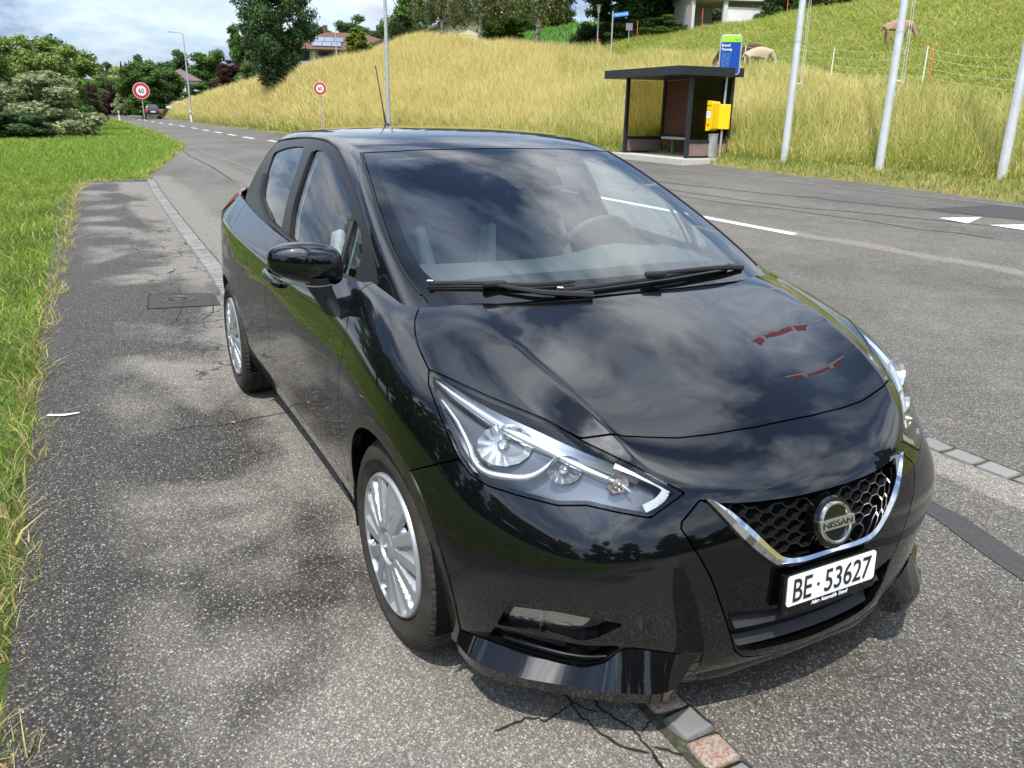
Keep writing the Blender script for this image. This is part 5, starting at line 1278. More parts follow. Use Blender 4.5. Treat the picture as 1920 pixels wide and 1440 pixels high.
# ---------------------------------------------------------------- trees
def leaves(cl, rad, n, size, rng, flat=.0, down=0., shell=.55):
    """leaf quads in clumps; cl (m,3) centres, rad (m,) radii"""
    w = rad**2.2; k = rng.choice(len(cl), n, p=w/w.sum()); d = rng.randn(n, 3); d /= np.linalg.norm(d, axis=1)[:, None]
    r = rad[k]*(shell+(1-shell)*rng.rand(n)); P = cl[k]+d*r[:, None]*np.array([1, 1, .8]); P[:, 2] -= down*rng.rand(n)*rad[k]
    nn = d+rng.randn(n, 3)*.7+np.array([0, 0, .35]); nn /= np.linalg.norm(nn, axis=1)[:, None]
    a = np.cross(nn, rng.randn(n, 3)); a /= np.linalg.norm(a, axis=1)[:, None]; b = np.cross(nn, a)
    s = size*(.5+rng.rand(n))[:, None]
    V = np.stack([P-a*s*.5, P+b*s*.28, P+a*s*.5, P-b*s*.28], 1).reshape(-1, 3)
    tone = (.7+.6*rng.rand(len(cl)))[k]*(.75+.5*rng.rand(n))
    if down > 2: ok = P[:, 2] > .22+.14*rng.rand(n); return V.reshape(n, 4, 3)[ok].reshape(-1, 3), np.repeat(tone[ok], 4)
    return V, np.repeat(tone, 4)
def crown(kind, seed, n=5200):
    r = np.random.RandomState(seed); m = 80 if kind == 'birch' else 70
    d = r.randn(m, 3); d /= np.linalg.norm(d, axis=1)[:, None]; rr = r.rand(m)**.45
    size = .034; shell = .35; down = 0; n = int(n*1.9)
    if kind in ('oak', 'walnut'): cl = d*rr[:, None]*np.array([.41, .41, .36])+np.array([0, 0, .60]); rad = .075+.055*r.rand(m)
    elif kind == 'bush': cl = d*rr[:, None]*np.array([.42, .42, .44]); cl[:, 2] = np.abs(cl[:, 2])*1.9+.06; cl[:, :2] *= (1.1-.55*cl[:, 2:]/.9); rad = .07+.05*r.rand(m)
    elif kind == 'airy': cl = d*rr[:, None]*np.array([.44, .44, .40])+np.array([0, 0, .58]); rad = .035+.05*r.rand(m); size = .026; shell = .1; n = int(n*1.7); cl *= .94; rad = rad*1.2
    elif kind == 'column':
        m = 200; d = r.randn(m, 3); d /= np.linalg.norm(d[:, :2], axis=1)[:, None]; rr = r.rand(m)**.5; cl = d*np.array([.34, .34, 0])*rr[:, None]; z = r.rand(m); cl[:, 2] = .05+.92*z; f = np.interp(z, [0, .12, .3, .6, .85, 1], [.40, .62, .95, 1.1, 1.2, .9]); cl[:, :2] *= f[:, None]; rad = (.075+.035*r.rand(m)); n = 36000; size = .026
    elif kind == 'spruce':
        m = 110; z = r.rand(m)**1.2; a = r.rand(m)*2*pi; R = .46*(1-z)*(.6+.4*r.rand(m)); cl = np.stack([R*np.cos(a), R*np.sin(a), .06+.92*z], 1); rad = .035+.06*(1-z); size = .07; n = 8000; down = 1.2; shell = .2
    elif kind == 'conifer':
        m = 90; z = r.rand(m); a = r.rand(m)*2*pi; R = .44*np.clip(1.08-z, 0, 1)**.75*r.rand(m)**.4; cl = np.stack([R*np.cos(a), R*np.sin(a), .03+.93*z], 1); rad = .06+.06*(1-z); size = .055; n = 8000
    elif kind == 'birch':
        cl = d*rr[:, None]*np.array([.40, .40, .32])+np.array([0, 0, .62]); rad = .05+.04*r.rand(m); size = .022; shell = .1; down = 4.2; n = int(n*.62)
    V, tone = leaves(cl, rad, n, size, r, shell=shell, down=down)
    F = np.arange(len(V)).reshape(-1, 4); me = bpy.data.meshes.new('crown')
    me.vertices.add(len(V)); me.vertices.foreach_set('co', V.ravel()); me.loops.add(len(V)); me.loops.foreach_set('vertex_index', F.ravel().astype(np.int32))
    me.polygons.add(len(F)); me.polygons.foreach_set('loop_start', (np.arange(len(F))*4).astype(np.int32)); me.polygons.foreach_set('loop_total', np.full(len(F), 4, np.int32)); me.update(calc_edges=True)
    yel = r.rand(len(F)).repeat(4)[:, None]*.25
    settint(me, np.clip(tone[:, None]*(1+yel*np.array([.9, .4, -.6])), 0, 2)); return me
def trunkmesh(seed, lean=.06, top=.75, base=.035, limbs=7, low=.30):
    r = np.random.RandomState(seed); m = MB(); k = 9
    ctr = [Vector((lean*sin(t*2.2+seed), lean*.6*sin(t*3+seed*2), t*top)) for t in np.linspace(-.03, 1, k)]
    m.tube(ctr, [base*(1-.72*i/(k-1))*(1.25 if i == 0 else 1) for i in range(k)], 8)
    for j in range(limbs):
        i = int((low+(1-low)*r.rand())*(k-2)); a = r.rand()*2*pi; p = ctr[i]; L = .16+.20*r.rand(); dv = Vector((cos(a), sin(a), .75+.5*r.rand())).normalized()
        m.tube([p, p+dv*L*.5+Vector((0, 0, .01)), p+dv*L+Vector((0, 0, .05))], [base*.38, base*.25, base*.08], 6, cap=False)
    return m
BARK = NT('bark'); f = BARK.noise(30, 8, .7, .4); BARKM = BARK.out(BARK.ramp(f, [(.3, (.045, .036, .028)), (.6, (.12, .10, .08)), (.8, (.19, .17, .14))]), .95, f, .8, .05)
BB = NT('birch_bark'); f = BB.noise(14, 6, .6, .2, BB.map((1, 1, 6))); BBM = BB.out(BB.ramp(f, [(.35, (.03, .028, .025)), (.46, (.30, .28, .24)), (.8, (.55, .53, .48))]), .85, f, .4, .02)
LM = {'airy': leafmat('leaf_airy', col=(.17, .25, .065)), 'olive': leafmat('leaf_olive', col=(.21, .25, .14)), 'dark': leafmat('leaf_dark', col=(.055, .105, .036)), 'mid': leafmat('leaf_mid', col=(.075, .140, .028)),
      'copper': leafmat('leaf_copper', col=(.052, .018, .024)), 'pale': leafmat('leaf_pale', col=(.19, .25, .10)), 'spruce': leafmat('leaf_spruce', col=(.018, .035, .020), trans=.1), 'oak': leafmat('leaf_oak', col=(.065, .120, .026)),
      'column': leafmat('leaf_ivy', col=(.040, .085, .030), trans=.2), 'conifer': leafmat('leaf_cypress', col=(.12, .17, .022), trans=.2), 'thuja': leafmat('leaf_thuja', col=(.040, .075, .018), trans=.15), 'birch': leafmat('leaf_birch', col=(.13, .16, .07)), 'walnut': leafmat('leaf_walnut', col=(.045, .105, .022))}
SH = {'airy': 'airy', 'olive': 'bush', 'dark': 'bush', 'mid': 'bush', 'copper': 'bush', 'pale': 'bush', 'spruce': 'spruce', 'oak': 'oak', 'column': 'column', 'conifer': 'conifer', 'thuja': 'column', 'birch': 'birch', 'walnut': 'oak'}
NM = {'airy': 'leafy_tree', 'olive': 'willow_bush', 'dark': 'leafy_tree', 'mid': 'leafy_tree', 'copper': 'copper_beech', 'pale': 'pale_tree', 'spruce': 'spruce_tree', 'oak': 'broad_tree', 'column': 'ivy_clad_tree', 'conifer': 'cypress_tree', 'thuja': 'thuja_tree', 'birch': 'birch_tree', 'walnut': 'walnut_tree'}
CM = {}; TMs = {}
def tree(sp, x, y, z, h, w, label, group=None):
    key = (sp, RNG.randint(2))
    if key not in CM:
        me = crown(SH[sp], hash(sp) % 1000 if False else sum(map(ord, sp))+key[1]*17, 14000 if sp in ('walnut', 'birch') else 11000); me.materials.append(LM[sp]); CM[key] = me
        tmb = trunkmesh(sum(map(ord, sp))+key[1], top=.93 if SH[sp] in ('spruce', 'column', 'conifer') else .78, base=.030 if sp != 'spruce' else .02, limbs=9 if SH[sp] in ('oak', 'airy', 'birch') else 3)
        o = tmb.build('trunk', BBM if sp == 'birch' else BARKM, None, smooth=True); TMs[key] = o.data; bpy.data.objects.remove(o)
    shrub = 'bush' in label or 'shrub' in label
    e = empty('garden_shrub' if shrub else NM[sp], (x, y, z-.15), RNG.rand()*6.28, label, 'shrub' if shrub else 'tree', group)
    for nm, me in (('crown', CM[key]), ('trunk', TMs[key])):
        o = bpy.data.objects.new(nm, me); COL.objects.link(o); o.parent = e
        o.scale = (w/.88 if nm == 'crown' else max(w/.88, h*.6), w/.88 if nm == 'crown' else max(w/.88, h*.6), h)
    return e
for q in TREES: tree(q[0], q[1], q[2], q[3], q[4], q[5]*(1.22 if q[0] in ('dark', 'mid', 'copper', 'olive', 'walnut', 'airy') else 1.05), q[6])
woods = [(-170+7*k_+RNG.randn()*2, 20+2.8*k_+RNG.randn()*3, 3+.16*k_, 9+RNG.rand()*4.5, 8+RNG.rand()*3) for k_ in range(17)]+[(-215+9*k_, 6+2*k_, 1, 9+RNG.rand()*3, 9) for k_ in range(6)]
for k_, q in enumerate(woods): tree(('dark', 'mid', 'dark', 'oak')[k_ % 4], *q, 'tree in the dark wood edge along the skyline behind the houses', 'trees of the distant wood edge')
for x_, y_, z_, h_, w_, l_ in ((-38.5, 26.6, 5.0, 2.0, 3.2, 'leafy ivy bush spilling over the brown garden wall'), (-40.5, 31.5, 5.2, 5.5, 6.0, 'dark bush filling the gap between walnut tree and garage'), (-44, 29.5, 5.0, 5.5, 5.5, 'dense dark shrub under the walnut tree behind the lantern'), (-29.5, 36.0, 6.8, 2.6, 5.0, 'low tangled bush at the upper edge of the mown slope')):
    tree('mid' if 'leafy' in l_ else 'dark', x_, y_, z_, h_, w_, l_)

# trees and woods out of view that the paint and glass reflect
for j_, (x_, y_, h_, w_, s_) in enumerate([(-22, -15, 11, 9, 'airy'), (-15.5, -13.5, 12, 9, 'oak'), (-9.5, -12.5, 11.5, 8, 'airy'), (-4.5, -14.5, 11.5, 8, 'airy'), (-12, -20, 10, 11, 'dark'), (-3, -20, 9, 10, 'mid'), (4, -18, 6, 8, 'dark'), (10, -18, 6.5, 9, 'mid'), (17, -12.5, 9.5, 9, 'dark'), (20.5, -7, 8, 8, 'mid'), (23, -1, 9, 8, 'dark'), (24, 5, 7, 8, 'mid'), (26, 11, 8, 8, 'dark')]):
    tree(s_, x_, y_, 0, h_, w_, 'leafy roadside tree outside the picture, mirrored in the black paintwork', 'trees outside the picture mirrored in the car')
tree('spruce', 7.5, 24.0, 3.0, 9.0, 6.5, 'spruce outside the picture, mirrored in the right side of the nose')
tree('spruce', 10.5, 25.5, 3.0, 6.5, 5.5, 'lower spruce outside the picture, mirrored in the nose')

# ---------------------------------------------------------------- buildings
def wallmat(name, col): 
    s = NT(name); f = s.noise(6, 6, .6); return s.out(s.ramp(f, [(.3, tuple(c*.85 for c in col)), (.7, col)]), .85, s.noise(80, 3), .15, .01)
PLAS = wallmat('white_render', (.72, .71, .67)); CREAM = wallmat('cream_render', (.66, .58, .38)); CONC = wallmat('concrete', (.56, .55, .51))
s = NT('roof_tiles'); X, Y, Z = s.sep(); f = s.noise(25, 3); wv = s.math('FRACT', s.math('MULTIPLY', Z, 5.)); TILE = s.out(s.mix(.6, s.ramp(f, [(.3, (.085, .045, .032)), (.7, (.17, .095, .065))]), s.ramp(wv, [(0, .4), (.3, 1.)]), 'MULTIPLY'), .85, wv, .5, .03)
TILE2 = pm('purple_tiles', (.13, .085, .085), .8, noise=.3, nscale=8); BEN = pm('bench_wood', (.40, .38, .34), .8, noise=.2, nscale=20); WOODM = pm('weathered_wood', (.22, .19, .15), .85, noise=.4, nscale=6, bump=.4, bscale=30); BRW = pm('brown_wood', (.09, .055, .035), .8, noise=.3, nscale=12)
WIN = pm('window_pane', (.02, .025, .03), .06, spec=.8); FRM = pm('window_frame_white', (.7, .7, .68), .6); SHUT = pm('red_shutter', (.16, .03, .03), .6); SOLAR = pm('solar_glass', (.10, .14, .20), .12, .3, coat=1)
def house(name, loc, rz, w, d, h, roof, rh, over, wall, tile, label, wins=(), hip=True, parts=None):
    e = empty(name, loc, rz, label, 'house')
    MB().box((0, 0, h/2-.5), (w, d, h+1)).build('wall', wall, e)
    W, D = w/2+over, d/2+over; m = MB()
    if hip:
        r = max(W-D, .01)
        V = [(-W, -D, h), (W, -D, h), (W, D, h), (-W, D, h), (-r, 0, h+rh), (r, 0, h+rh)]; F = [(0, 1, 5, 4), (1, 2, 5), (2, 3, 4, 5), (3, 0, 4), (3, 2, 1, 0)]
    else:
        V = [(-W, -D, h-.1), (W, -D, h-.1), (W, D, h-.1), (-W, D, h-.1), (0, -D, h+rh), (0, D, h+rh), (-W, -D, h-.3), (W, -D, h-.3), (W, D, h-.3), (-W, D, h-.3), (0, -D, h+rh-.22), (0, D, h+rh-.22)]
        F = [(0, 4, 5, 3), (4, 1, 2, 5), (6, 9, 11, 10), (10, 11, 8, 7), (0, 6, 10, 4), (4, 10, 7, 1), (3, 5, 11, 9), (5, 2, 8, 11), (0, 3, 9, 6), (1, 7, 8, 2)]
        MB().add([(-w/2, -d/2, h-.05), (w/2, -d/2, h-.05), (0, -d/2, h+rh*.93), (-w/2, d/2, h-.05), (w/2, d/2, h-.05), (0, d/2, h+rh*.93)], [(0, 1, 2), (5, 4, 3), (0, 2, 5, 3), (1, 4, 5, 2)]).build('gable', wall, e)
    rf = m.add(V, F).build('roof', tile, e)
    for (x_, z_, ww, wh, sh) in wins:
        f_ = MB().box((x_, -d/2-.02, z_), (ww+.12, .08, wh+.12)).build('window', FRM, e)
        MB().box((x_-ww*.25, -d/2-.07, z_), (ww*.44, .03, wh)).box((x_+ww*.25, -d/2-.07, z_), (ww*.44, .03, wh)).build('pane', WIN, f_)
        if sh:
            for sg in (-1, 1): MB().box((x_+sg*(ww*.75+.1), -d/2-.04, z_), (ww*.45, .05, wh+.1)).build('shutter', SHUT, e)
    return e, rf
def face(x, y): return math.atan2(y+1.5, x-2)-pi/2   # rotation turning a house's front (-y) towards the road bend
hs, rf = house('solar_house', (-93.4, 27.1, 5.0), face(-93.4, 27.1), 13, 9, 2.5, 1, 2.1, 1.0, CREAM, TILE, 'low house with brown hipped roof carrying blue-grey solar panels on the slope crest', hip=True)
MB().box((0, -4.56, .9), (13.02, .12, .95)).build('plinth', PLAS, hs)
for x_ in (-4.6, -2.2, .2, 3.0, 5.0): MB().box((x_, -4.60, 1.85), (1.5, .16, 1.0)).build('window', WIN, hs)
for x_ in (-3.4, -1.0, 1.6): MB().box((x_, -4.7, 1.7), (.25, .2, 1.5)).build('post', CREAM, hs)
mm = MB(); sl = math.atan2(2.1, 5.5)
for a in range(3):
    for b in range(2):
        cx_ = -3.0+a*1.0; yy = -4.2+b*1.45; mm.box((cx_+b*.25, yy, 2.5+(5.5+yy)*2.1/5.5+.10), (.95, 1.4, .06), R=Matrix.Rotation(sl, 3, 'X'))
mm.build('solar_panel', SOLAR, rf)
MB().box((-2.2, .6, 4.9), (.5, .5, .9)).build('chimney', BRW, rf)
house('gabled_house', (-88.2, 29.6, 4.9), face(-88, 29.6)+.1, 4.2, 6, 2.9, 1, .9, .35, PLAS, TILE, 'small white house gable with red-brown roof right of the yellow-green cypress', hip=False, wins=((0, 1.9, .7, .8, 0),))
hy, _ = house('yellow_house', (-64.2, 28.5, 4.75), face(-64, 28.5), 7.2, 6, 2.5, 1, 1.7, .6, CREAM, TILE2, 'pale yellow cottage with dark red shutters half hidden by the birches', hip=False, wins=((-2.3, 1.75, .75, 1.0, 1), (-.2, 1.75, .7, .9, 1), (1.9, 1.75, .7, .9, 1)))
house('hip_roof_house', (-127.6, 13.4, 2.2), face(-127.6, 13.4), 4.6, 5, 2.8, 1, 1.6, .5, PLAS, TILE2, 'small house with pyramid-shaped purple roof above the road bend', hip=True, wins=((-.9, 1.9, 1.2, .9, 0), (1.0, 1.9, 1.0, .9, 0)))
house('narrow_gable_house', (-71.9, 13.6, 2.2), face(-71.9, 13.6)+.15, .85, 2.5, 2.1, 1, .75, .16, PLAS, TILE2, 'narrow white gable peeping out left of the ivy-clad column tree', hip=False)
house('small_red_house', (-111.8, 16.6, 2.9), face(-111.8, 16.6), 1.7, 2.5, 1.0, 1, .6, .2, wallmat('brick_wall', (.35, .15, .10)), TILE2, 'tiny red-walled house end between the leafy bush and the column tree', hip=False)
# concrete garage with timber storey
gz = face(-36, 30)+.35; g = empty('concrete_garage', (-36.6, 30.2, 5.25), gz, 'open concrete garage with white side wall and timber storey at the top of the slope', 'garage')
MB().box((-1.05, 0, 1.05), (.16, 3, 2.1)).build('left_wall', CONC, g); MB().box((.72, -1.42, 1.05), (.22, .22, 2.1)).build('pillar', CONC, g)
MB().box((2.0, -1.35, .85), (2.35, .14, 1.9)).build('right_wall', PLAS, g); MB().box((0, 1.5, 1.05), (2.2, .12, 2.1)).build('back_wall', CONC, g)
MB().box((1.0, .05, 2.22), (4.3, 3.4, .22)).build('slab', CONC, g)
mm = MB()
for k_ in range(22): mm.box((-1.2+k_*.2, -1.5, 2.95), (.17, .05, 1.2))
mm.box((.9, .1, 2.95), (4.3, 3.0, 1.2)); mm.build('timber_storey', WOODM, g)
MB().box((.0, 0, .0), (2.2, 3, .05)).build('garage_floor', CONC, g)
MB().box((-.93, -.6, 1.25), (.03, .3, .45)).build('notice', pm('yellow_notice', (.75, .5, .05), .6), g)
# brown wall with hedge left of it
w_ = empty('garden_wall', (-37.4, 27.6, 5.1), face(-37, 27)+.15, 'low brown weathered garden wall below the ivy bush, left of the garage', 'wall')
MB().box((.2, .2, .35), (2.9, .2, .9)).build('wall_face', WOODM, w_); MB().box((.2, .2, .83), (3.0, .3, .07)).build('coping', CONC, w_)

# ---------------------------------------------------------------- bus shelter
ND = pm('shelter_black', (.022, .024, .028), .45, .2, noise=.15, nscale=9); BRN = pm('brown_panel', (.125, .045, .025), .5, noise=.15, nscale=4); BRN2 = pm('mauve_panel', (.19, .135, .115), .6, noise=.15, nscale=5)
TG = glassm('tinted_glass', (.60, .57, .45), 1.5, 0, .7); TG2 = glassm('dark_tinted_glass', (.20, .14, .08), 1.5, 0, .5)
sa = math.atan2(.06, -.998); sh = empty('bus_shelter', (-15.02, 12.30, .33), sa, 'black-framed bus shelter with brown panels and bench on the far side of the road', 'bus shelter')
# local: x along front to the left, y = towards the road (negative depth)
def sb(name, c, d, mat, bv=0, par=None): return MB().box((c[0], -c[1], c[2]), d).build(name, mat, par or sh, bevel=bv)
Wd_, Dp = 3.05, 1.32
sb('floor_slab', (1.45, .58, .02), (3.45, 1.75, .24), wallmat('slab_concrete', (.50, .48, .43)), .01)
rf = sb('roof', (1.62, .47, 2.22), (3.60, 1.95, .21), ND, .006)
for px_s, py_s in ((.04, .04), (Wd_-.04, .04), (.04, Dp-.04), (Wd_-.04, Dp-.04), (1.0, Dp-.04)): sb('post', (px_s, py_s, 1.13), (.09, .09, 2.0), ND)
for nm, c, d in (('rail', (Wd_/2, Dp-.04, .62), (Wd_, .05, .09)), ('rail', (Wd_-.04, Dp/2, .55), (.05, Dp-.18, .09)), ('rail', (.04, Dp/2, .55), (.05, Dp-.18, .09)), ('rail', (.04, Dp/2, .17), (.05, Dp-.18, .06)), ('rail', (Wd_-.04, Dp/2, .17), (.05, Dp-.18, .06))): sb(nm, c, d, ND)
sb('back_panel', (Wd_/2, Dp-.03, 1.38), (Wd_-.1, .03, 1.45), BRN); sb('lower_back_panel', (Wd_/2, Dp-.03, .40), (Wd_-.1, .03, .36), BRN)
sb('side_glass', (Wd_-.04, Dp/2, 1.34), (.012, Dp-.18, 1.5), TG); sb('side_glass', (.04, Dp/2, 1.34), (.012, Dp-.18, 1.5), TG2)
sb('side_panel', (.04, Dp/2, .35), (.03, Dp-.18, .30), BRN2); sb('side_panel', (Wd_-.04, Dp/2, .35), (.03, Dp-.18, .30), BRN2)
bn = sb('bench', (1.25, Dp-.35, .58), (2.1, .40, .06), BEN, .006)
for bx in (.5, 1.25, 2.0): sb('bench_leg', (bx, Dp-.35, .34), (.05, .05, .44), pm('green_steel', (.10, .22, .12), .5), 0, bn)
sb('timetable', (.065, Dp-.35, 1.28), (.012, .36, .50), pm('timetable_paper', (.30, .25, .14), .5), .004)
sb('ashtray', (.13, .10, .95), (.07, .10, .24), pm('light_metal', (.55, .55, .53), .4, .3), .008)

# ---------------------------------------------------------------- stop sign pole, letter box, bin
GALV = pm('galvanised_steel', (.50, .52, .53), .42, .6, noise=.12, nscale=8)
YEL = pm('yellow_enamel', (.85, .55, .005), .35, coat=.5); BLU = pm('blue_enamel', (.006, .055, .30), .35, coat=.4); LIM = pm('lime_enamel', (.32, .72, .02), .35, coat=.4); WHT = pm('white_enamel', (.80, .81, .80), .35, coat=.3)
def toward(x, y): return math.atan2(-1.516-y, 1.996-x)      # heading from (x,y) to the viewer's side of the road
bp_ = (-14.95, 13.35, .37); ba = toward(*bp_[:2])
sx = Vector((-sin(ba), cos(ba), 0)); sz_ = Vector((cos(ba), sin(ba), 0))        # right and facing vectors
stp = empty('bus_stop_sign', bp_, 0, 'blue and lime bus stop sign on a galvanised pole between shelter and flagpoles', 'bus stop sign')
MB().tube([(0, 0, -.1), (0, 0, 2.98)], .030, 12).build('pole', GALV, stp, smooth=True)
TS = frame(sx, (0, 0, 1), sz_, (sz_.x*.045+sx.x*.03, sz_.y*.045+sx.y*.03, 2.58))
MB().prism(rrect(.53, .93, .08), TS, .02).build('sign_frame', GALV, stp, bevel=.004)
MB().prism(rrect(.475, .875, .055), TS@Matrix.Translation((0, 0, .0205)), .004).build('blue_field', BLU, stp)
MB().prism([(-.235, .30), (.235, .30), (.235, .39), (.20, .435), (-.20, .435), (-.235, .39)], TS@Matrix.Translation((0, 0, .0245)), .003).build('lime_field', LIM, stp)
text('stop_lettering', 'Eriswil', WHT, stp, TS@Matrix.Translation((-.115, .225, .0255)), .20, .062, .002, off=.02)
text('stop_lettering', 'Thanweg', WHT, stp, TS@Matrix.Translation((-.095, .125, .0255)), .25, .078, .002, off=.02)
text('operator_lettering', '\u25BEbls', pm('green_print', (.02, .22, .06), .5), stp, TS@Matrix.Translation((.14, .352, .0285)), .12, .05, .002)
MB().prism([(-.20, .05), (.02, .05), (-.03, -.36), (-.21, -.36)], TS@Matrix.Translation((0, 0, .0245)), .001).build('faded_timetable', pm('faded_blue', (.03, .11, .32), .4, noise=.5, nscale=20), stp)
# letter box
la = ba-.55; lx = Vector((-sin(la), cos(la), 0)); lz = Vector((cos(la), sin(la), 0)); lc = Vector((bp_[0], bp_[1], .37))-Vector((sx.x, sx.y, 0))*.30+Vector((sz_.x, sz_.y, 0))*.10
lb = empty('letter_box', tuple(lc), 0, 'yellow letter box with white notice mounted on the bus stop pole', 'letter box')
prof = [(-.16, .0), (-.155, .62), (-.13, .67), (-.05, .70), (.05, .70), (.13, .68), (.155, .64), (.16, .03), (.10, -.02), (-.08, -.04)]
TLb = frame(lx, (0, 0, 1), lz, (0, 0, .80))
MB().prism(prof, TLb@Matrix.Translation((0, 0, -.16)), .36).build('box_body', YEL, lb, bevel=.012)
side = Vector((sx.x, sx.y, 0)); TLc = frame(sx, (0, 0, 1), sz_, (sx.x*.27, sx.y*.27, 1.12))
MB().prism(rrect(.36, .60, .02), TLc@Matrix.Translation((.02, 0, -.16)), .14).build('side_box', YEL, lb, bevel=.008)
MB().prism(rrect(.22, .17, .01), TLb@Matrix.Translation((-.005, .37, .200)), .004).build('notice', WHT, lb)
MB().prism(rrect(.23, .028, .01), TLb@Matrix.Translation((-.005, .585, .198)), .004).build('slot', pm('slot_shadow', (.25, .12, .01), .6), lb)
MB().prism(rrect(.23, .02, .008), TLb@Matrix.Translation((-.005, .475, .200)), .006).build('slot_lip', pm('orange_lip', (.55, .28, .01), .5), lb)
MB().lathe([(0, .012), (.022, .010), (.026, 0)], 14, TLb@Matrix.Translation((.06, .12, .198))).build('lock', pm('brass', (.35, .22, .05), .35, .8), lb)
mm = MB()
for k_ in range(3): mm.box((0, 0, 0), (.001, .001, .001)) if False else mm.prism([(.01, 0), (.09, 0), (.09, .008), (.01, .008)], TLb@Matrix.Translation((0, .335+k_*.04, .2045)), .001)
mm.build('notice_print', pm('grey_print', (.3, .3, .32), .6), lb)
# litter bin
bc = Vector((bp_[0], bp_[1], .37))-Vector((sx.x, sx.y, 0))*.27
bi_ = empty('litter_bin', tuple(bc), ba-.3, 'small galvanised litter bin hanging low on the bus stop pole', 'litter bin')
MB().lathe([(.0, .12), (.18, .12), (.20, .68), (.195, .685), (.185, .66), (.16, .16)], 20).build('bin_body', GALV, bi_, smooth=True, sharp=40)
MB().lathe([(.203, .665), (.206, .70), (.198, .705)], 20).build('bin_rim', GALV, bi_, smooth=True); MB().box((.09, .0, .50), (.14, .05, .03)).build('bracket', GALV, bi_)

# ---------------------------------------------------------------- flagpoles
ALU = pm('aluminium_pole', (.66, .68, .70), .4, .35, noise=.1, nscale=5)
s = NT('flag_cloth'); X, Y, Z = s.sep(); FLG = s.out(s.mix(s.math('GREATER_THAN', s.math('ABSOLUTE', s.math('SUBTRACT', Z, 8.8)), .12), (.75, .74, .72), (.55, .015, .02)), .8)
def flagpole(x, y, z, label, flag=True):
    e = empty('flagpole', (x, y, z), 0, label, 'flagpole', 'aluminium flagpoles beside the bus stop')
    MB().tube([(0, 0, -.1), (0, 0, .9), (0, 0, .901), (0, 0, 2.6), (0, 0, 2.601), (0, 0, 5.2), (0, 0, 10.0)], [.085, .083, .078, .076, .071, .064, .046], 16).build('pole', ALU, e, smooth=True, sharp=60)
    MB().lathe([(0, 10.08), (.03, 10.06), (.045, 10.0), (0, 9.98)], 12).build('finial', ALU, e)
    d = Vector((-sin(toward(x, y)), cos(toward(x, y)), 0)); br = MB().tube([(0, 0, 1.75), tuple(d*.20+Vector((0, 0, 1.70))), tuple(d*.03+Vector((0, 0, 1.35)))], .007, 5)
    br.build('cleat_bracket', ALU, e)
    MB().tube([tuple(d*.20+Vector((0, 0, 1.70))), tuple(d*.09+Vector((0, 0, 9.9)))], .004, 4).build('halyard', FRM, e); MB().tube([tuple(d*.16+Vector((0, 0, 1.72))), tuple(d*.05+Vector((0, 0, 9.9)))], .004, 4).build('halyard', FRM, e)
    MB().tube([(0, 0, 2.60), (0, 0, 2.63)], .081, 16).build('joint_ring', ALU, e, smooth=True)
    if not flag: return e
    # limp flag
    V = []; 
    for i in range(15):
        for k in range(9):
            t = k/8; V.append(tuple(d*(.06+.30*t*(1-.35*i/14))+Vector((.06*sin(9*t+i*.3), .06*cos(7*t+i*.4), 9.8-i*.12-t*.15))))
    mk('flag', V, [(i*9+k, i*9+k+1, (i+1)*9+k+1, (i+1)*9+k) for i in range(14) for k in range(8)], FLG, e)
    return e
flagpole(-12.38, 13.03, .50, 'leftmost of the three aluminium flagpoles, nearest the bus stop', False)
flagpole(-9.63, 12.86, .49, 'middle one of the three aluminium flagpoles, in front of the lone sheep', False)
flagpole(-6.89, 12.56, .47, 'rightmost aluminium flagpole, at the right edge of the picture')
flagpole(-4.1, 12.3, .45, 'aluminium flagpole outside the picture, mirrored in the bonnet')

# ---------------------------------------------------------------- road signs, lamps, posts
RED = pm('sign_red', (.55, .015, .03), .4, coat=.3); INKM = pm('sign_black', (.02, .02, .02), .5)
def speed_sign(x, y, z, r, hgt, lean, label, fx=1):
    e = empty('speed_limit_sign', (x, y, z), 0, label, 'speed limit sign'); a = 0.0 if fx else pi
    MB().tube([(0, 0, -.2), (0, 0, hgt)], .034 if r > .4 else .028, 10).build('pole', GALV, e, smooth=True)
    X_ = Vector((0, 1, 0)); Zf = Vector((1, 0, 0)); ang = toward(x, y)*.55; Zf = Vector((cos(ang), sin(ang), 0)); X_ = Vector((-sin(ang), cos(ang), 0))
    T = frame(X_, (0, 0, 1), Zf, (Zf.x*.05, Zf.y*.05, hgt-r*.15))
    MB().lathe([(0, 0), (r, 0), (r, .012), (0, .012)], 40, T).build('sign_rim', WHT, e)
    MB().lathe([(r*.60, .016), (r*.95, .016), (r*.95, .012), (r*.60, .012)], 40, T).build('red_ring', RED, e)
    MB().lathe([(0, .015), (r*.61, .015)], 40, T).build('white_disc', WHT, e)
    text('speed_lettering', '60', INKM, e, T@Matrix.Translation((0, 0, .018)), r*.68, r*.62, .003, off=.015)
    return e
speed_sign(-58.26, 2.95, -.02, .50, 2.55, 0, 'round red-rimmed 60 speed sign on the lawn edge at the left of the road')
speed_sign(-39.34, 9.49, .35, .30, 2.15, 0, 'round red-rimmed 60 speed sign in front of the golden slope')
def lamp(x, y, z, h, r, label, arm=1, ang=0, name='street_lamp'):
    e = empty(name, (x, y, z), ang, label, 'street lamp')
    MB().tube([(0, 0, -.2), (0, 0, h*.35), (0, 0, h)], [r, r*.85, r*.5], 14).build('pole', GALV, e, smooth=True)
    if arm:
        MB().tube([(0, 0, h-.05), (0, -.25, h+.10), (0, -.75, h+.14)], r*.42, 8).build('arm', GALV, e, smooth=True)
        MB().box((0, -1.0, h+.14), (.22, .55, .08)).build('lamp_head', GALV, e, bevel=.02)
    return e
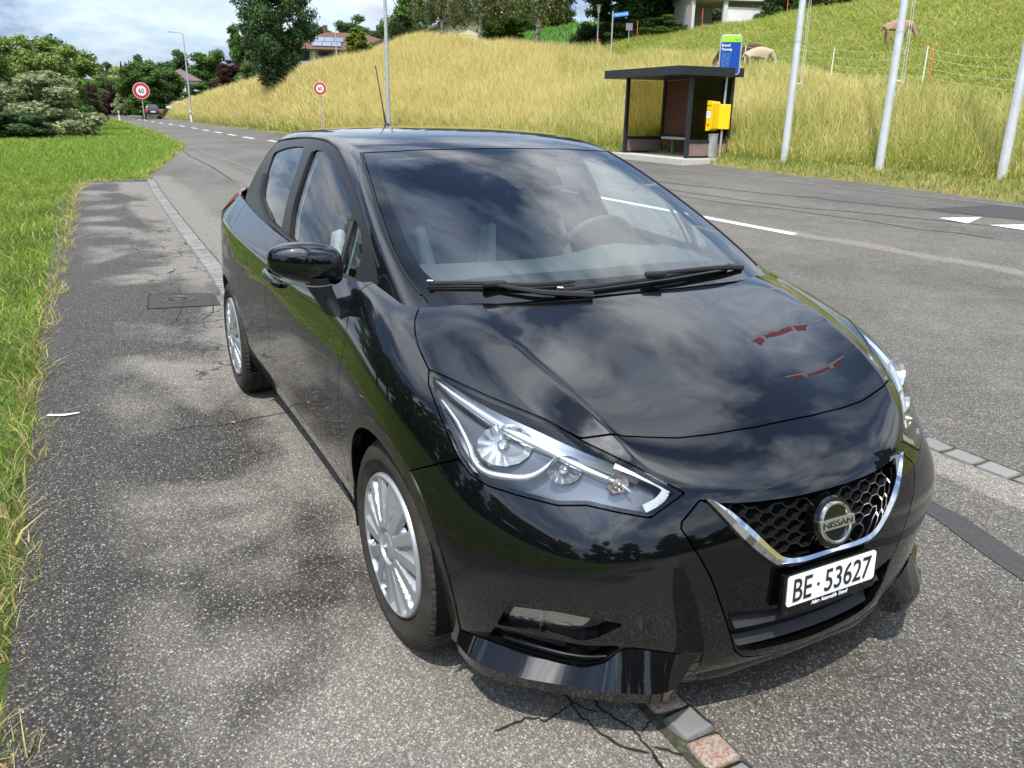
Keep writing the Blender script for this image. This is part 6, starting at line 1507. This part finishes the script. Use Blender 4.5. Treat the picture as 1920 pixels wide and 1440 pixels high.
lamp(-32.0, 10.35, .25, 8.5, .095, 'near tall street lamp pole rising behind the roof of the hatchback')
lamp(-84.88, 9.08, .18, 7.75, .09, 'tall thin street lamp with short arm left of the golden slope')
lamp(-160, 8.9, .18, 7.6, .09, 'distant street lamp left of the leaning speed sign')
lamp(-150, 9.6, .18, 8.2, .08, 'distant slim lamp pole directly behind the leaning speed sign')
lamp(-84.5, 23.4, 5.0, 4.9, .07, 'white lamp pole in front of the solar-panel house', arm=0)
e = empty('post_top_lamp', (-39.15, 25.09, 4.95), 0, 'short post-top lantern beside the walnut tree, left of the street name sign', 'street lamp')
MB().tube([(0, 0, -.1), (0, 0, 1.85)], .035, 10).build('pole', GALV, e, smooth=True); MB().lathe([(.06, 1.80), (.11, 2.15), (.11, 2.2), (.0, 2.24)], 14).build('lantern', pm('opal_glass', (.62, .62, .58), .4), e, smooth=True); MB().lathe([(.0, 2.27), (.21, 2.22), (.21, 2.20), (.0, 2.2)], 14).build('lantern_cap', GALV, e)
e = empty('street_name_sign', (-34.55, 22.95, 4.2), 0, 'blue street name sign on a pole at the lane, under the walnut tree', 'street sign'); a = toward(-34.5, 23)
X_ = Vector((-sin(a), cos(a), 0)); Zf = Vector((cos(a), sin(a), 0)); X2 = (X_+Vector((0, 0, .13))).normalized(); Y2 = Zf.cross(X2)
MB().tube([(0, 0, -.1), (0, 0, 2.12)], .034, 10).build('pole', GALV, e, smooth=True)
T = frame(X2, Y2, Zf, tuple(Vector((0, 0, 1.92))+X2*.40)); MB().prism(rrect(.72, .19, .01), T, .02).build('name_plate', pm('sky_blue_enamel', (.02, .20, .62), .35), e)
text('name_lettering', 'Oberthanweg', WHT, e, T@Matrix.Translation((-.05, 0, .021)), .52, .095, .002); text('number_lettering', '8', WHT, e, T@Matrix.Translation((.29, 0, .021)), .06, .09, .002)
e = empty('grey_sign_board', (-35.75, 24.8, 4.95), a, 'small blank grey board on a post beside the garden wall', 'sign'); MB().tube([(0, 0, -.1), (0, 0, .9)], .02, 6).build('pole', GALV, e); MB().box((.03, 0, .85), (.02, .34, .34)).build('board', pm('grey_board', (.17, .17, .18), .5), e)
BLKW = NT('delineator'); X, Y, Z = BLKW.sep(); bd = BLKW.band(Z, .68, .86, .005); DEL = BLKW.out(BLKW.mix(bd, (.72, .72, .70), (.02, .02, .02)), .6)
for x_, y_, z_, lb_ in ((-93.1, 3.2, 0, 'white roadside marker post with black band, on the lawn edge left of the speed sign'), (-176, 4.4, .02, 'distant white marker post at the road bend, left side'), (-140, 8.4, .15, 'white marker post across the road near the far lamp'), (-84.2, 8.95, .18, 'white marker post with black band at the foot of the tall thin lamp')):
    e = empty('marker_post', (x_, y_, z_), 0, lb_, 'marker post'); MB().box((0, 0, .52), (.10, .16, 1.06), top=(.7, .8)).build('post_body', DEL, e, bevel=.01)
    MB().box((.055, 0, .76), (.01, .06, .14)).build('reflector', pm('reflector_white', (.6, .6, .62), .2, .5), e)
for x_, y_, lb_ in ((-205, 2.2, 'small distant round sign at the vanishing point of the road'), (-146, 9.3, 'small distant red-rimmed sign across the road by the garden bushes')):
    e = empty('distant_sign', (x_, y_, .1), 0, lb_, 'road sign'); MB().tube([(0, 0, 0), (0, 0, 2.2)], .05, 6).build('pole', GALV, e); MB().lathe([(0, 0), (.45, 0), (.45, .04), (0, .04)], 20, frame((0, 1, 0), (0, 0, 1), (1, 0, 0), (.05, 0, 2.3))).build('sign_disc', RED, e); MB().lathe([(0, .05), (.28, .05)], 20, frame((0, 1, 0), (0, 0, 1), (1, 0, 0), (.05, 0, 2.3))).build('white_disc', WHT, e)

# ---------------------------------------------------------------- electric net fence and sheep
FW = pm('fence_white', (.75, .75, .70), .6); FO = pm('fence_orange', (.62, .14, .04), .6)
nf = empty('net_fence', tuple(hillpt(np.array(.64), np.array(.49))), 0, 'white electric net fence with sagging wires crossing the slope behind the flagpoles', 'fence'); o0 = Vector(nf.location)
fp = [(.50, .82), (.545, .77), (.585, .70), (.617, .50), (.662, .408), (.687, .388), (.742, .306), (.789, .235), (.84, .21), (.90, .2)]
pp = [Vector(hillpt(np.array(u_), np.array(t_))) for u_, t_ in fp]
for k_, p_ in enumerate(pp[3:]):
    q_ = p_-o0; MB().tube([q_-Vector((0, 0, .05)), q_+Vector((0, 0, 1.02))], .016, 6).build('post', FW, nf)
mm = MB()
for a_, b_ in zip(pp[3:-1], pp[4:]):
    for h_ in (.98, .75, .5, .28):
        mm.tube([a_-o0+(b_-a_)*t+Vector((0, 0, h_-.22*h_*4*t*(1-t)*.5)) for t in np.linspace(0, 1, 9)], .0038, 3, cap=False)
mm.build('wire', FW, nf)
og = 'orange plastic stakes of the sheep fence'
for (u_, t_, lb_) in ((.662, .412, 'orange fence stake just left of the second white net post'), (.746, .31, 'orange fence stake beside the third white net post'), (.586, .965, 'orange fence stake in front of the open garage'), (.521, .965, 'orange fence stake in front of the garden wall'), (.655, .98, 'orange fence stake at the top of the mown slope, left of the first flagpole'), (.50, .80, 'orange fence stake in the tall grass near the lane'), (.486, .84, 'leaning orange fence stake where the tall grass meets the lane'), (.71, 1.0, 'orange fence stake at the top of the slope between the flagpoles')):
    p_ = Vector(hillpt(np.array(u_), np.array(t_))); e = MB().tube([(0, 0, -.1), (-.08, .03, 1.05)], .015, 6).build('fence_stake', FO); e.location = p_; tag(e, lb_, 'fence stake', og)
def skin_body(name, joints, edges, mat, parent, lv=2):
    me = bpy.data.meshes.new(name); me.from_pydata([j[0] for j in joints], edges, []); me.update(); o = bpy.data.objects.new(name, me); COL.objects.link(o)
    sk = o.modifiers.new('skin', 'SKIN'); sk.use_smooth_shade = True; o.modifiers.new('sub', 'SUBSURF').levels = lv; o.modifiers['sub'].render_levels = lv
    for v, j in zip(me.skin_vertices[0].data, joints): v.radius = (j[1], j[2] if len(j) > 2 else j[1])
    me.skin_vertices[0].data[0].use_root = True; me.materials.append(mat)
    dg = bpy.context.evaluated_depsgraph_get(); m2 = bpy.data.meshes.new_from_object(o.evaluated_get(dg)); m2.name = name; bpy.data.objects.remove(o)
    o = bpy.data.objects.new(name, m2); COL.objects.link(o); o.parent = parent
    if not m2.materials: m2.materials.append(mat)
    m2.polygons.foreach_set('use_smooth', [True]*len(m2.polygons)); return o
def sheep(p, rz, c1, c2, label, sc=1):
    e = empty('sheep', p, rz, label, 'sheep'); e.scale = (sc,)*3; w = NT('wool_'+label[:5]); f = w.noise(22, 6, .7); W_ = w.out(w.ramp(f, [(.3, tuple(c*.6 for c in c1)), (.7, c1)]), .95, f, 1., .05)
    F_ = pm('sheep_face_'+label[:5], c2, .8)
    # body, neck, head down grazing, legs with hock and knee
    J = [((-.35, 0, .62), .19, .20), ((-.05, 0, .63), .21, .23), ((.25, 0, .64), .19, .22), ((.42, 0, .60), .12, .13), ((.56, 0, .40), .085), ((.64, 0, .22), .075), ((.70, 0, .08), .045),
         ((-.33, .13, .45), .085), ((-.37, .13, .26), .040), ((-.33, .13, .02), .030), ((-.33, -.13, .45), .085), ((-.30, -.13, .26), .040), ((-.26, -.13, .02), .030),
         ((.24, .12, .42), .075), ((.26, .12, .22), .036), ((.25, .12, .02), .030), ((.24, -.12, .42), .075), ((.20, -.12, .22), .036), ((.22, -.12, .02), .030), ((-.50, 0, .55), .05), ((-.54, 0, .42), .035)]
    E = [(0, 1), (1, 2), (2, 3), (3, 4), (4, 5), (5, 6), (0, 7), (7, 8), (8, 9), (0, 10), (10, 11), (11, 12), (2, 13), (13, 14), (14, 15), (2, 16), (16, 17), (17, 18), (0, 19), (19, 20)]
    skin_body('fleece', J, E, W_, e)
    skin_body('face', [((.60, 0, .28), .06), ((.66, 0, .17), .062), ((.72, 0, .05), .038)], [(0, 1), (1, 2)], F_, e)
    for s_ in (-1, 1): skin_body('ear', [((.60, s_*.05, .27), .02), ((.585, s_*.13, .24), .022), ((.58, s_*.17, .20), .008)], [(0, 1), (1, 2)], F_, e, 1)
    return e
def up(u, t): a = hp(u, t); return (a[0], a[1], a[2]+.14)
def hp(u, t): return tuple(float(v) for v in hillpt(np.array(u), np.array(t)))
sheep(up(.629, .495), toward(-22, 20.9)-pi/2+.15+pi, (.60, .50, .34), (.52, .42, .30), 'pale cream sheep grazing head down right of the bus stop sign', 1.0)
sheep(up(.622, .530), toward(-22, 20.9)-pi/2+pi-.25, (.12, .065, .04), (.06, .04, .03), 'dark brown sheep grazing behind the pale cream one', 1.0)
sheep(up(.608, .502), toward(-22, 20.9)-pi/2-.2, (.09, .045, .03), (.05, .03, .025), 'dark brown sheep half hidden behind the bus stop sign', 1.05)
sheep(up(.727, .552), toward(-18.6, 23.9)-pi/2+pi+.1, (.45, .31, .20), (.05, .035, .03), 'tan sheep with dark face grazing high on the slope behind the middle flagpole', .95)

# ---------------------------------------------------------------- far car
fc = empty('distant_car', (-107.0, 7.4, .14), pi, 'small black estate car driving away in the distance on the road', 'car'); CP = pm('far_car_paint', (.012, .014, .016), .15, coat=1)
def fcage(i, j, k):
    X_ = [-2.2, -1.9, -1.0, .6, 1.8, 2.2][i]; zz = [.28, .55, .85, 1.02][k]; yy = [-.9, -.45, .45, .9][j]; return (X_, yy*(.94 if i in (0, 5) else 1)*(.93 if k == 3 else 1), zz*(.85 if i == 5 and k == 3 else 1))
a_, b_ = boxcage(5, 3, 3, fcage, lambda *q: True); P, N, F = subdivide(a_, b_, 2); mk('body', P, F, CP, fc)
def fcab(i, j, k): return ([-2.1, -1.6, -.4, .7, 1.3][i]+([.28, .1, 0, -.1, -.45][i] if k else 0), [-.84, -.3, .3, .84][j]*(.78 if k else 1), [.9, 1.62][k]-(.04 if k and i in (0, 4) else 0))
a_, b_ = boxcage(4, 3, 1, fcab, lambda *q: True); P, N, F = subdivide(a_, b_, 2); mk('cabin', P, F, WIN, fc); MB().box((-.5, 0, 1.585), (1.9, 1.16, .05)).build('roof', CP, fc, bevel=.02)
for wx in (-1.35, 1.4):
    for wy in (-.82, .82): MB().lathe([(0, -.11), (.25, -.11), (.33, -.08), (.34, 0), (.33, .08), (.25, .11), (0, .11)], 20, Matrix.Translation((wx, wy, .33))@Matrix.Rotation(pi/2, 4, 'X')).build('wheel', RUB, fc, smooth=True, sharp=40)
for wy in (-.74, .74): MB().box((-2.14, wy, .92), (.16, .20, .36)).build('tail_light', pm('tail_red', (.55, .02, .03), .2, coat=1), fc, bevel=.03)
MB().box((-2.23, 0, .80), (.02, .50, .12)).build('number_plate', WHT, fc); MB().box((-2.22, 0, .42), (.06, 1.3, .10)).build('bumper_trim', pm('grey_plastic', (.12, .12, .12), .5), fc)
# a few fallen leaves and twigs on the lay-by
lf = pm('dry_leaf', (.35, .22, .12), .8)
for k_, (x_, y_) in enumerate(((-2.0, -.98),)):
    o = mk('dry_leaf', [(-.02, 0, .004), (0, .008, .010), (.02, 0, .005), (0, -.008, .008)], [(0, 1, 2, 3)], lf); o.location = (x_, y_, .003); o.rotation_euler = (0, 0, .5); tag(o, 'dry brown leaf lying on the lay-by beside the front door', 'leaf')
